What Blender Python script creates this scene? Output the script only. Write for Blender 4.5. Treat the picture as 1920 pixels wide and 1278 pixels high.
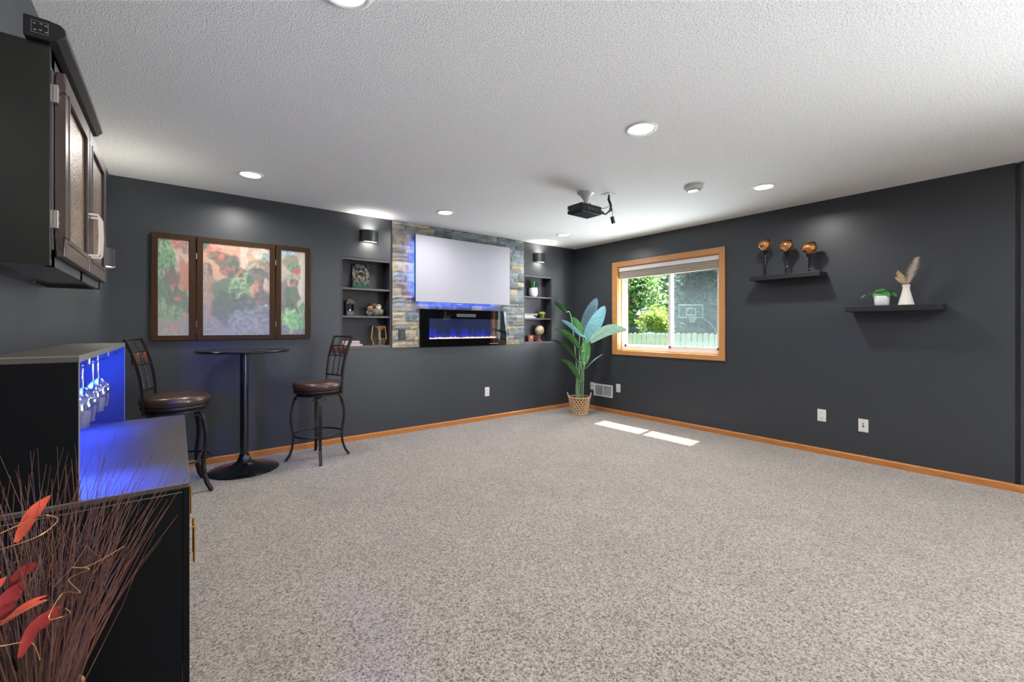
import bpy, bmesh, math, random
from mathutils import Vector, Matrix, noise

for o in list(bpy.data.objects):
    bpy.data.objects.remove(o)
S = bpy.context.scene
COL = S.collection

# ------------------------------------------------------------------ camera, world, sun, large lights, exposure
XL, XR, YB, YF, HC = -0.432, 4.90, 4.678, -4.70, 2.44
cd = bpy.data.cameras.new('camera'); cam = bpy.data.objects.new('camera', cd); COL.objects.link(cam)
cam.location = (0, 0, 1.2134)
cam.rotation_euler = (math.radians(90), 0, -0.662969)
cd.sensor_width = 36; cd.lens = 36*802.67/1920; cd.shift_y = -24.33/1920; cd.clip_start = 0.03; cd.clip_end = 300
S.camera = cam

S.view_settings.view_transform = 'Standard'; S.view_settings.look = 'None'
S.view_settings.gamma = 1; S.view_settings.use_curve_mapping = False
S.view_settings.exposure = 0.52
S.cycles.use_denoising = True
S.cycles.max_bounces = 8; S.cycles.diffuse_bounces = 5; S.cycles.transparent_max_bounces = 16
S.cycles.sample_clamp_indirect = 4.0

W = bpy.data.worlds.new('world'); S.world = W; W.use_nodes = True
wn = W.node_tree; bg = wn.nodes['Background']
sky = wn.nodes.new('ShaderNodeTexSky'); sky.sky_type = 'HOSEK_WILKIE'
sky.turbidity = 2.6; sky.ground_albedo = 0.35
sky.sun_direction = Vector((1, .16, 1.9)).normalized()
wn.links.new(sky.outputs[0], bg.inputs[0]); bg.inputs[1].default_value = 2.2

def light(name, kind, loc, power, color=(1, 1, 1), direction=None, **kw):
    l = bpy.data.lights.new(name, kind); l.energy = power; l.color = color
    for k, v in kw.items(): setattr(l, k, v)
    o = bpy.data.objects.new(name, l); COL.objects.link(o); o.location = loc
    if direction is not None:
        o.rotation_euler = Vector(direction).to_track_quat('-Z', 'Y').to_euler()
    return o

light('sun', 'SUN', (12, 6, 14), 15, (1, .97, .92), (-1, -.16, -1.9), angle=math.radians(.6))
light('added_door_fill', 'AREA', (XR+.20, -3.15, 1.10), 130, (.93, .97, 1), (-1, .1, 0), shape='RECTANGLE', size=2.2, size_y=1.9)  # added fill lamp just outside the made-up patio door
light('added_upward_fill', 'AREA', (XR+1.9, -3.3, .03), 1900, (.98, .99, 1), (-1, .40, .85), shape='RECTANGLE', size=2.4, size_y=3.0)  # added fill lamp outside, aimed up through the made-up door at the ceiling
light('window_daylight', 'AREA', (5.16, 3.1, 1.25), 66, (.93, .97, 1), (-1, 0, -.15), shape='RECTANGLE', size=1.3, size_y=.9)
DOWN_W = 11.5   # each recessed ceiling lamp

# ------------------------------------------------------------------ helpers
def lin(h):
    h = h.lstrip('#'); c = [int(h[i:i+2], 16)/255 for i in (0, 2, 4)]
    return tuple((x/12.92 if x <= .04045 else ((x+.055)/1.055)**2.4) for x in c)

def mat(name, color, rough=.5, metal=0.0, var=0.0, vscale=20, bump=0.0, bscale=80, bdist=.002, spec=.5,
        emit=None, estr=0, trans=0, coat=0, sheen=0, stretch=None, detail=3):
    m = bpy.data.materials.new(name); m.use_nodes = True
    nt = m.node_tree; b = nt.nodes['Principled BSDF']
    col = lin(color) if isinstance(color, str) else color
    b.inputs['Base Color'].default_value = (*col, 1)
    b.inputs['Roughness'].default_value = rough; b.inputs['Metallic'].default_value = metal
    b.inputs['Specular IOR Level'].default_value = spec
    b.inputs['Transmission Weight'].default_value = trans; b.inputs['Coat Weight'].default_value = coat
    if emit is not None:
        b.inputs['Emission Color'].default_value = (*(lin(emit) if isinstance(emit, str) else emit), 1)
        b.inputs['Emission Strength'].default_value = estr
    tc = nt.nodes.new('ShaderNodeTexCoord'); mp = nt.nodes.new('ShaderNodeMapping')
    nt.links.new(tc.outputs['Object'], mp.inputs[0])
    if stretch: mp.inputs['Scale'].default_value = stretch
    if var > 0:
        n = nt.nodes.new('ShaderNodeTexNoise'); n.inputs['Scale'].default_value = vscale; n.inputs['Detail'].default_value = detail
        nt.links.new(mp.outputs[0], n.inputs['Vector'])
        r = nt.nodes.new('ShaderNodeValToRGB')
        r.color_ramp.elements[0].position = .3; r.color_ramp.elements[1].position = .7
        r.color_ramp.elements[0].color = (*[c*(1-var) for c in col], 1)
        r.color_ramp.elements[1].color = (*[min(1, c*(1+var)) for c in col], 1)
        nt.links.new(n.outputs['Fac'], r.inputs[0]); nt.links.new(r.outputs[0], b.inputs['Base Color'])
    if bump > 0:
        n2 = nt.nodes.new('ShaderNodeTexNoise'); n2.inputs['Scale'].default_value = bscale; n2.inputs['Detail'].default_value = 2
        nt.links.new(mp.outputs[0], n2.inputs['Vector'])
        bp = nt.nodes.new('ShaderNodeBump'); bp.inputs['Strength'].default_value = bump; bp.inputs['Distance'].default_value = bdist
        nt.links.new(n2.outputs['Fac'], bp.inputs['Height']); nt.links.new(bp.outputs[0], b.inputs['Normal'])
    return m

class MB:
    def __init__(s): s.v = []; s.f = []
    def add(s, vs, fs):
        n = len(s.v); s.v += [tuple(v) for v in vs]; s.f += [tuple(i+n for i in f) for f in fs]; return s
    def box(s, x0, y0, z0, x1, y1, z1):
        if x0 > x1: x0, x1 = x1, x0
        if y0 > y1: y0, y1 = y1, y0
        if z0 > z1: z0, z1 = z1, z0
        return s.add([(x0,y0,z0),(x1,y0,z0),(x1,y1,z0),(x0,y1,z0),(x0,y0,z1),(x1,y0,z1),(x1,y1,z1),(x0,y1,z1)],
                     [(0,3,2,1),(4,5,6,7),(0,1,5,4),(1,2,6,5),(2,3,7,6),(3,0,4,7)])
    def lathe(s, prof, c=(0, 0, 0), n=32, axis='z', cap=True):
        vs = []; fs = []
        for r, h in prof:
            for i in range(n):
                a = 2*math.pi*i/n; x, y = r*math.cos(a), r*math.sin(a)
                p = (x, y, h) if axis == 'z' else ((x, h, y) if axis == 'y' else (h, x, y))
                vs.append((p[0]+c[0], p[1]+c[1], p[2]+c[2]))
        for k in range(len(prof)-1):
            for i in range(n):
                j = (i+1) % n; fs.append((k*n+i, k*n+j, (k+1)*n+j, (k+1)*n+i))
        if cap:
            if prof[0][0] > 1e-5: fs.append(tuple(range(n-1, -1, -1)))
            if prof[-1][0] > 1e-5: fs.append(tuple(range((len(prof)-1)*n, len(prof)*n)))
        return s.add(vs, fs)
    def tube(s, path, r, n=8, cap=True, flat=1.0, up=None):
        P = [Vector(p) for p in path]; vs = []; fs = []
        R = r if isinstance(r, (list, tuple)) else [r]*len(P)
        nrm = None
        for i, p in enumerate(P):
            t = (P[min(i+1, len(P)-1)]-P[max(i-1, 0)]).normalized()
            if nrm is None:
                ref = Vector(up) if up else (Vector((0, 0, 1)) if abs(t.z) < .9 else Vector((1, 0, 0)))
                nrm = (ref - t*ref.dot(t)).normalized()
            else: nrm = (nrm - t*nrm.dot(t)).normalized()
            b = t.cross(nrm)
            for k in range(n):
                a = 2*math.pi*(k+.5)/n
                vs.append(p + nrm*math.cos(a)*R[i]*flat + b*math.sin(a)*R[i])
        for i in range(len(P)-1):
            for k in range(n):
                j = (k+1) % n; fs.append((i*n+k, i*n+j, (i+1)*n+j, (i+1)*n+k))
        if cap: fs.append(tuple(range(n-1, -1, -1))); fs.append(tuple(range((len(P)-1)*n, len(P)*n)))
        return s.add(vs, fs)
    def prism(s, poly, a, b, axis='y'):
        n = len(poly); vs = []
        for h in (a, b):
            for u, w in poly:
                vs.append((u, h, w) if axis == 'y' else ((h, u, w) if axis == 'x' else (u, w, h)))
        fs = [tuple(range(n)), tuple(range(2*n-1, n-1, -1))] + [(i, i+n, (i+1) % n+n, (i+1) % n) for i in range(n)]
        return s.add(vs, fs)
    def sphere(s, c, r, n=16, m=10, sq=(1, 1, 1)):
        prof = [(max(1e-6, r*math.sin(math.pi*k/m)), -r*math.cos(math.pi*k/m)) for k in range(m+1)]
        t = MB().lathe(prof, n=n, cap=False)
        return s.add([(v[0]*sq[0]+c[0], v[1]*sq[1]+c[1], v[2]*sq[2]+c[2]) for v in t.v], t.f)
    def xf(s, M):
        s.v = [tuple(M @ Vector(v)) for v in s.v]; return s

ORG = {}
def build(name, mb, m, parent=None, smooth=False, bevel=0, kind=None, label=None, cat=None, group=None, local=False, seg=2, fix=True):
    """one mesh object; coordinates are world ones unless local; a child is shifted to its thing's base"""
    org = Vector((0, 0, 0))
    if parent is not None and not local: org = ORG.get(parent.name, Vector((0, 0, 0)))
    me = bpy.data.meshes.new(name)
    own = org.copy()
    if parent is None and not local:          # put the origin at the middle of the base
        xs = [v[0] for v in mb.v]; ys = [v[1] for v in mb.v]; zs = [v[2] for v in mb.v]
        own = Vector(((min(xs)+max(xs))/2, (min(ys)+max(ys))/2, min(zs)))
    me.from_pydata([Vector(v)-own for v in mb.v], [], mb.f)
    if fix:
        bm = bmesh.new(); bm.from_mesh(me)
        bmesh.ops.remove_doubles(bm, verts=bm.verts, dist=1e-6)
        bmesh.ops.recalc_face_normals(bm, faces=bm.faces)
        if bevel > 0:
            ed = [e for e in bm.edges if len(e.link_faces) == 2 and e.calc_face_angle(0) > .6]
            bmesh.ops.bevel(bm, geom=ed, offset=bevel, segments=seg, affect='EDGES', profile=.5, clamp_overlap=True)
        bm.to_mesh(me); bm.free()
    if smooth:
        me.polygons.foreach_set('use_smooth', [True]*len(me.polygons))
        try: me.set_sharp_from_angle(angle=math.radians(40))
        except Exception: pass
    if m is not None: me.materials.append(m)
    o = bpy.data.objects.new(name, me); COL.objects.link(o)
    if parent is not None: o.parent = parent; ORG[o.name] = org
    else: o.location = own; ORG[o.name] = own
    if kind: o['kind'] = kind
    if label: o['label'] = label
    if cat: o['category'] = cat
    if group: o['group'] = group
    return o

def thing(name, loc, label, cat, group=None, rz=0, kind=None):
    o = bpy.data.objects.new(name, None); COL.objects.link(o); o.location = loc; o.rotation_euler = (0, 0, rz)
    o.empty_display_size = .05
    o['label'] = label; o['category'] = cat
    if group: o['group'] = group
    if kind: o['kind'] = kind
    ORG[o.name] = Vector(loc); return o

def copy_tree(o, loc=None, label=None, rz=None, parent=None):
    c = o.copy(); COL.objects.link(c)
    if parent is not None: c.parent = parent
    if loc is not None: c.location = loc; ORG[c.name] = Vector(loc)
    if rz is not None: c.rotation_euler = (0, 0, rz)
    if label: c['label'] = label
    for ch in [x for x in bpy.data.objects if x.parent == o]: copy_tree(ch, parent=c)
    return c

def slab(axis, a, b, u0, u1, w0, w1, holes):
    """wall slab with rectangular holes; axis x: plane spans (y,z); axis y: plane spans (x,z)"""
    us = sorted({u0, u1, *[h[0] for h in holes], *[h[1] for h in holes]})
    ws = sorted({w0, w1, *[h[2] for h in holes], *[h[3] for h in holes]})
    mb = MB()
    for i in range(len(us)-1):
        for j in range(len(ws)-1):
            cu, cw = (us[i]+us[i+1])/2, (ws[j]+ws[j+1])/2
            if any(h[0] < cu < h[1] and h[2] < cw < h[3] for h in holes): continue
            if axis == 'x': mb.box(a, us[i], ws[j], b, us[i+1], ws[j+1])
            else: mb.box(us[i], a, ws[j], us[i+1], b, ws[j+1])
    return mb

# ------------------------------------------------------------------ materials
M = {}
M['wall'] = mat('charcoal_wall_paint', '#383b40', .36, spec=.5, bump=.10, bscale=160, bdist=.001)
M['niche'] = mat('dark_niche_paint', '#3a3b42', .45, spec=.4)
M['niche_edge'] = mat('taupe_shelf_wood', '#5b5254', .45, var=.15, vscale=30)
M['oak'] = mat('golden_oak', '#b5743a', .34, var=.22, vscale=9, bump=.1, bscale=60, stretch=(6, 1.2, 14), coat=.25)
M['oak_light'] = mat('pale_oak', '#c58a52', .34, var=.16, vscale=9, stretch=(6, 1.2, 14), coat=.25)
M['vinyl'] = mat('white_vinyl', '#e4e4e2', .35)
M['white'] = mat('white_plastic', '#dcdbd6', .4)
M['ivory'] = mat('ivory_plastic', '#cdb58e', .4)
M['slot'] = mat('dark_slot', '#55504a', .6)
M['black'] = mat('black_paint', '#17181a', .38)
M['cab'] = mat('black_cabinet_lacquer', '#1b1a17', .22, var=.12, vscale=6, coat=.2)
M['unit'] = mat('black_melamine', '#08090b', .5, spec=.15)
M['unit_top'] = mat('brown_black_melamine', '#3c3634', .42, var=.08, vscale=60)
M['unit_edge'] = mat('grey_edge_band', '#6a6866', .45)
M['bronze'] = mat('bronze_door_frame', '#4a3f3c', .28, metal=.35)
M['nickel'] = mat('brushed_nickel', '#b9b0a8', .3, metal=.9)
M['chrome'] = mat('chrome_wire', '#dfe3ea', .12, metal=1)
M['brass'] = mat('brass_pull', '#b98c46', .28, metal=.9)
M['iron'] = mat('dark_iron', '#2b2726', .38, metal=.5)
M['table'] = mat('black_table_enamel', '#0d0e10', .25, coat=.4)
M['leather'] = mat('brown_leather', '#3f2b22', .30, var=.12, vscale=14, bump=.25, bscale=260, coat=.3)
M['medal'] = mat('rust_medallion', '#6a4430', .45, metal=.3, var=.3, vscale=60)
M['medal_gray'] = mat('pewter_medallion', '#6f6864', .35, metal=.5)
M['walnut'] = mat('brown_wood_frame', '#38230f', .55, spec=.2, var=.2, vscale=8, stretch=(8, 8, 1.2))
M['screen'] = mat('projection_fabric', '#a6a6b1', .75)
M['bezel'] = mat('dark_bezel', '#2a3442', .35)
M['gloss'] = mat('black_glass', '#030304', .004, spec=.5)
M['pot_white'] = mat('white_glazed_pot', '#dddbe0', .3, bump=.1, bscale=40)
M['vase_white'] = mat('cream_ribbed_vase', '#e0d9d2', .5)
M['shelf'] = mat('black_floating_shelf', '#161719', .45)
M['proj'] = mat('projector_plastic', '#141517', .3)
M['vent'] = mat('white_vent_metal', '#d5d7da', .4)
M['soil'] = mat('soil', '#2a221c', .9)
M['basket'] = mat('woven_basket', '#c7a27c', .6, var=.25, vscale=50)
M['basket_in'] = mat('dark_basket_liner', '#1b1512', .8)

def ceiling_mat():
    m = mat('textured_ceiling', '#dfe1e4', .9, spec=.1); nt = m.node_tree; b = nt.nodes['Principled BSDF']
    tc = nt.nodes.new('ShaderNodeTexCoord')
    n = nt.nodes.new('ShaderNodeTexNoise'); n.inputs['Scale'].default_value = 135; n.inputs['Detail'].default_value = 3; n.inputs['Roughness'].default_value = .6
    nt.links.new(tc.outputs['Object'], n.inputs['Vector'])
    r = nt.nodes.new('ShaderNodeValToRGB'); r.color_ramp.elements[0].position = .36; r.color_ramp.elements[1].position = .60
    nt.links.new(n.outputs['Fac'], r.inputs[0])
    bp = nt.nodes.new('ShaderNodeBump'); bp.inputs['Strength'].default_value = .6; bp.inputs['Distance'].default_value = .0022
    nt.links.new(r.outputs[0], bp.inputs['Height']); nt.links.new(bp.outputs[0], b.inputs['Normal'])
    c = nt.nodes.new('ShaderNodeValToRGB'); c.color_ramp.elements[0].position = .30; c.color_ramp.elements[1].position = .55
    c.color_ramp.elements[0].color = (*lin('#c9ccd0'), 1); c.color_ramp.elements[1].color = (*lin('#f4f5f6'), 1)
    nt.links.new(n.outputs['Fac'], c.inputs[0]); nt.links.new(c.outputs[0], b.inputs['Base Color'])
    return m

def carpet_mat():
    m = mat('beige_carpet', '#b3a59a', .95, spec=.05); nt = m.node_tree; b = nt.nodes['Principled BSDF']; b.inputs['Sheen Weight'].default_value = .35; b.inputs['Sheen Roughness'].default_value = .5
    tc = nt.nodes.new('ShaderNodeTexCoord')
    n = nt.nodes.new('ShaderNodeTexNoise'); n.inputs['Scale'].default_value = 112; n.inputs['Detail'].default_value = 3; n.inputs['Roughness'].default_value = .65
    n.inputs['Distortion'].default_value = .8
    nt.links.new(tc.outputs['Object'], n.inputs['Vector'])
    c = nt.nodes.new('ShaderNodeValToRGB'); e = c.color_ramp.elements
    e[0].position = .36; e[0].color = (*lin('#443a34'), 1); e[1].position = .60; e[1].color = (*lin('#a99e96'), 1)  # shade between the tufts painted in as darker pits
    k = e.new(.45); k.color = (*lin('#796f67'), 1)
    nt.links.new(n.outputs['Fac'], c.inputs[0])
    n2 = nt.nodes.new('ShaderNodeTexNoise'); n2.inputs['Scale'].default_value = 3.2; n2.inputs['Detail'].default_value = 2
    nt.links.new(tc.outputs['Object'], n2.inputs['Vector'])
    r2 = nt.nodes.new('ShaderNodeMapRange'); r2.inputs['From Min'].default_value = .3; r2.inputs['From Max'].default_value = .7
    r2.inputs['To Min'].default_value = .92; r2.inputs['To Max'].default_value = 1.06
    nt.links.new(n2.outputs['Fac'], r2.inputs['Value'])
    mx = nt.nodes.new('ShaderNodeVectorMath'); mx.operation = 'SCALE'
    nt.links.new(c.outputs[0], mx.inputs[0]); nt.links.new(r2.outputs[0], mx.inputs['Scale']); nt.links.new(mx.outputs[0], b.inputs['Base Color'])
    bp = nt.nodes.new('ShaderNodeBump'); bp.inputs['Strength'].default_value = .8; bp.inputs['Distance'].default_value = .008
    nt.links.new(n.outputs['Fac'], bp.inputs['Height']); nt.links.new(bp.outputs[0], b.inputs['Normal'])
    return m

def glass_mat(name, gloss=.06, tint=(1, 1, 1), rough=0.0, diffuse=0.0, dcol=(.6, .65, .7)):
    m = bpy.data.materials.new(name); m.use_nodes = True; nt = m.node_tree; nt.nodes.clear()
    out = nt.nodes.new('ShaderNodeOutputMaterial'); t = nt.nodes.new('ShaderNodeBsdfTransparent'); t.inputs[0].default_value = (*tint, 1)
    g = nt.nodes.new('ShaderNodeBsdfGlossy'); g.inputs['Roughness'].default_value = rough
    mx = nt.nodes.new('ShaderNodeMixShader'); mx.inputs[0].default_value = gloss
    nt.links.new(t.outputs[0], mx.inputs[1]); nt.links.new(g.outputs[0], mx.inputs[2]); last = mx
    if diffuse > 0:
        d = nt.nodes.new('ShaderNodeBsdfDiffuse'); d.inputs[0].default_value = (*dcol, 1)
        m2 = nt.nodes.new('ShaderNodeMixShader'); m2.inputs[0].default_value = diffuse
        nt.links.new(mx.outputs[0], m2.inputs[1]); nt.links.new(d.outputs[0], m2.inputs[2]); last = m2
    nt.links.new(last.outputs[0], out.inputs[0]); return m

def emit_mat(name, color, s):
    m = bpy.data.materials.new(name); m.use_nodes = True; nt = m.node_tree; nt.nodes.clear()
    out = nt.nodes.new('ShaderNodeOutputMaterial'); e = nt.nodes.new('ShaderNodeEmission')
    e.inputs[0].default_value = (*lin(color), 1); e.inputs[1].default_value = s
    nt.links.new(e.outputs[0], out.inputs[0]); return m

def vcol_mat(name, rough=.5, coat=0, spec=.5):
    m = mat(name, '#ffffff', rough, coat=coat, spec=spec); nt = m.node_tree
    a = nt.nodes.new('ShaderNodeAttribute'); a.attribute_name = 'Col'
    nt.links.new(a.outputs['Color'], nt.nodes['Principled BSDF'].inputs['Base Color']); return m

M['ceiling'] = ceiling_mat(); M['carpet'] = carpet_mat()
M['pane'] = glass_mat('window_glass', .05)
M['bug'] = glass_mat('insect_screen', .02, (.90, .93, .95), .3, .09, (.55, .63, .67))
M['lamp'] = emit_mat('lamp_diffuser', '#fffdf6', 6.0)
M['warm'] = emit_mat('warm_sconce_lens', '#fff4d8', 5.0)
M['led'] = emit_mat('blue_led', '#1a3cff', 9.0)

# ------------------------------------------------------------------ room shell
T = .16
fl = build('floor', MB().box(XL-T, YF-T, -.12, XR+T, YB+.30, 0), M['carpet'], kind='structure', label='beige grey shag carpet covering the whole room floor', cat='floor')
build('ceiling', MB().box(XL-T, YF-T, HC, XR+T, YB+.30, HC+.12), M['ceiling'], kind='structure', label='white knockdown textured ceiling over the room', cat='ceiling')
build('wall_left', MB().box(XL-T, YF-T, 0, XL, YB+.30, HC), M['wall'], kind='structure', label='charcoal painted wall on the left behind the bar cabinets', cat='wall')
NL = (1.360, 1.908, .992, 1.988); NR = (3.866, 4.412, .988, 1.988)
FP = (2.28, 3.49, 1.00, 1.42)
wb = build('wall_back', slab('y', YB, YB+.30, XL, XR+T, 0, HC, [NL, NR, FP]), M['wall'], kind='structure', label='charcoal painted fireplace wall with stone panel and two recessed shelves', cat='wall')
WIN = (2.405, 3.840, .900, 2.067)
build('wall_right', slab('x', XR, XR+.14, .206, YB, 0, HC, [WIN]), M['wall'], kind='structure', label='charcoal painted wall on the right with the window', cat='wall')
PD = (-4.35, -1.95, .02, 2.12)  # opening for the added fill-light door
mb = slab('x', XR, XR+.14, YF-T, .180, 0, HC, [PD]).box(XR+.03, .18, 0, XR+.14, .206, HC)
build('wall_right_near', mb, M['wall'], kind='structure', label='near stretch of charcoal wall past the dark vertical groove at right edge', cat='wall')
build('wall_front', MB().box(XL, YF-T, 0, XR, YF, HC), M['wall'], kind='structure', label='charcoal wall behind the camera', cat='wall')
# added patio door, out of view behind the camera, lets fill light in
dr = thing('added_door_1', (XR+.07, -3.15, .02), 'added white sliding patio door, unseen behind the camera, to let fill light in', 'door', kind='structure')
mb = MB()
for a in (-4.35, -3.19, -2.03): mb.box(XR+.04, a, .02, XR+.10, a+.08, 2.12)
mb.box(XR+.04, -4.35, .02, XR+.10, -1.95, .10).box(XR+.04, -4.35, 2.04, XR+.10, -1.95, 2.12)
build('door_frame', mb, M['vinyl'], dr); build('pane', MB().box(XR+.07, -4.27, .10, XR+.075, -2.03, 2.04), M['pane'], dr)
# baseboards
def baseprof(): return [(0, 0), (.013, 0), (.013, .046), (.008, .054), (0, .057)]
build('baseboard_back', MB().prism([(YB-a, b) for a, b in baseprof()], XL, XR, 'x'), M['oak'], kind='structure', label='golden oak baseboard along the fireplace wall', cat='baseboard')
build('baseboard_right', MB().prism([(XR-a, b) for a, b in baseprof()], -1.95, YB-.013, 'y'), M['oak'], kind='structure', label='golden oak baseboard along the window wall', cat='baseboard')

# ------------------------------------------------------------------ window in the right wall
y0, y1, z0, z1 = WIN
w1 = thing('window_1', (XR, (y0+y1)/2, z0), 'oak trimmed sliding window in the right wall looking onto the garden', 'window', kind='structure')
c = .070
oy0, oy1, oz0, oz1 = 2.340, 3.935, .838, 2.140
def casing(pts): return MB().prism(pts, XR-.018, XR, 'x')
build('casing', casing([(oy0, oz1), (oy1, oz1), (y1, z1), (y0, z1)]), M['oak_light'], w1, bevel=.004)
build('casing', casing([(oy0, oz0), (oy1, oz0), (y1, z0), (y0, z0)]), M['oak_light'], w1, bevel=.004)
build('casing', casing([(oy1, oz0), (oy1, oz1), (y1, z1), (y1, z0)]), M['oak_light'], w1, bevel=.004)
build('casing', casing([(oy0, oz0), (oy0, oz1), (y0, z1), (y0, z0)]), M['oak_light'], w1, bevel=.004)
for nm, b in (('jamb', (XR, y1-.008, z0, XR+.11, y1, z1)), ('jamb', (XR, y0, z0, XR+.11, y0+.008, z1)), ('jamb', (XR, y0, z1-.008, XR+.11, y1, z1))):
    build(nm, MB().box(*b), M['oak_light'], w1)
build('sill', MB().box(XR, y0, z0, XR+.11, y1, z0+.012), M['oak_light'], w1)
fx0, fx1 = XR+.06, XR+.14
mb = MB(); mb.box(fx0, y0+.008, z0+.012, fx1, y1-.008, z0+.050).box(fx0, y0+.008, z1-.05, fx1, y1-.008, z1-.008)
mb.box(fx0, y0+.008, z0+.05, fx1, y0+.035, z1-.05).box(fx0, y1-.035, z0+.05, fx1, y1-.008, z1-.05)
build('window_frame', mb, M['vinyl'], w1, bevel=.003)
ym = 3.08
def sash(a, b, x):
    mb = MB(); t = .034
    mb.box(x, a, z0+.05, x+.028, b, z0+.05+t).box(x, a, z1-.05-t, x+.028, b, z1-.05)
    mb.box(x, a, z0+.05, x+.028, a+t, z1-.05).box(x, b-t, z0+.05, x+.028, b, z1-.05)
    s = build('sash', mb, M['vinyl'], w1, bevel=.003)
    build('pane', MB().box(x+.012, a+t, z0+.05+t, x+.016, b-t, z1-.05-t), M['pane'], s)
sash(y0+.03, ym+.02, XR+.072); sash(ym-.02, y1-.03, XR+.104)
build('insect_screen', MB().box(XR+.133, y0+.035, z0+.05, XR+.134, ym, z1-.05), M['bug'], w1)
# roman shade inside the frame
sh = thing('roman_shade', (XR+.03, (y0+y1)/2, 1.90), 'woven grey roman shade raised in a fold at the window top', 'blind')
build('head_rail', MB().box(XR+.008, y0+.010, 2.004, XR+.052, y1-.010, 2.058), M['vinyl'], sh, bevel=.003)
M['shade'] = mat('woven_shade', '#9c9184', .8, var=.45, vscale=6, stretch=(1, .35, 30), bump=.4, bscale=40)  # colour stripes carry painted shading of the folds as well as the weave
for k in range(4):
    zz = 1.902+k*.028
    build('fold', MB().prism([(XR+.012+.002*k, zz), (XR+.040, zz-.004), (XR+.043, zz+.012), (XR+.030, zz+.034), (XR+.016+.002*k, zz+.034)], y0+.012, y1-.012, 'y'), M['shade'], sh)
# pull cord omitted in the photo

# ------------------------------------------------------------------ stone veneer
random.seed(7)
stone_cols = ['#85888a', '#7b8286', '#968e7e', '#a59a82', '#6f7578', '#8d8e8a', '#a0927a', '#71777a', '#606466', '#9a988f', '#857c70', '#aba18c', '#79838a', '#8a9396']
def stone_mat(i, c):
    m = mat('slate_'+c[1:], c, .7, var=.0, bump=.6, bscale=45, bdist=.006, spec=.3); nt = m.node_tree
    b = nt.nodes['Principled BSDF']; tc = nt.nodes.new('ShaderNodeTexCoord')
    mp = nt.nodes.new('ShaderNodeMapping'); mp.inputs['Scale'].default_value = (1, 1, 1.35)
    nt.links.new(tc.outputs['Object'], mp.inputs[0])
    oi = nt.nodes.new('ShaderNodeObjectInfo'); ad = nt.nodes.new('ShaderNodeVectorMath')
    nt.links.new(mp.outputs[0], ad.inputs[0]); nt.links.new(oi.outputs['Location'], ad.inputs[1])
    n = nt.nodes.new('ShaderNodeTexNoise'); n.inputs['Scale'].default_value = 11; n.inputs['Detail'].default_value = 5; n.inputs['Distortion'].default_value = .7
    nt.links.new(ad.outputs[0], n.inputs['Vector'])
    r = nt.nodes.new('ShaderNodeValToRGB'); base = Vector(lin(c)); e = r.color_ramp.elements
    e[0].position = .32; e[0].color = (*(base*.62), 1); e[1].position = .68; e[1].color = (*[min(.75, x*1.25+.01) for x in base], 1)
    k = e.new(.48); k.color = (*base, 1)
    nt.links.new(n.outputs['Fac'], r.inputs[0]); nt.links.new(r.outputs[0], b.inputs['Base Color'])
    return m
SM = [stone_mat(i, c) for i, c in enumerate(stone_cols)]
sx0, sx1, sz0, sz1 = 1.918, 3.852, .990, 2.438
def stone_mesh(L, H, m, seed):
    rnd = random.Random(seed); nx = max(2, int(L/.05)); nz = 2; vs = []; fs = []
    for j in range(nz+1):
        for i in range(nx+1):
            edge = i in (0, nx) or j in (0, nz)
            d = .010+rnd.random()*.004 if edge else .014+rnd.random()*.012
            vs.append((-L/2+L*i/nx, -d, -H/2+H*j/nz))
    nb = len(vs)
    for j in range(nz):
        for i in range(nx):
            a = j*(nx+1)+i; fs.append((a, a+1, a+nx+2, a+nx+1))
    vs += [(-L/2, 0, -H/2), (L/2, 0, -H/2), (L/2, 0, H/2), (-L/2, 0, H/2)]
    bot = list(range(nx+1)); top = [nz*(nx+1)+i for i in range(nx+1)]
    fs.append(tuple(reversed(bot)) + (nb, nb+1)); fs.append(tuple(top)+(nb+2, nb+3))
    fs.append((nb, *[j*(nx+1) for j in range(nz+1)], nb+3)); fs.append((nb+1, nb+2, *[j*(nx+1)+nx for j in range(nz, -1, -1)]))
    me = bpy.data.meshes.new('stone'); me.from_pydata(vs, [], fs); me.materials.append(m); return me
stone_lib = {}
rows = []; z = sz0; k = 0
while z < sz1-.02:
    h = random.choice([.046, .058, .066, .078]); h = min(h, sz1-z); 
    if sz1-(z+h) < .02: h = sz1-z
    rows.append((z, h)); z += h
ns = 0
build('stone_backing', MB().box(sx0, YB-.006, sz0, FP[0], YB-.001, sz1).box(FP[1], YB-.006, sz0, sx1, YB-.001, sz1).box(FP[0], YB-.006, FP[3], FP[1], YB-.001, sz1), M['slot'], wb)
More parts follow.
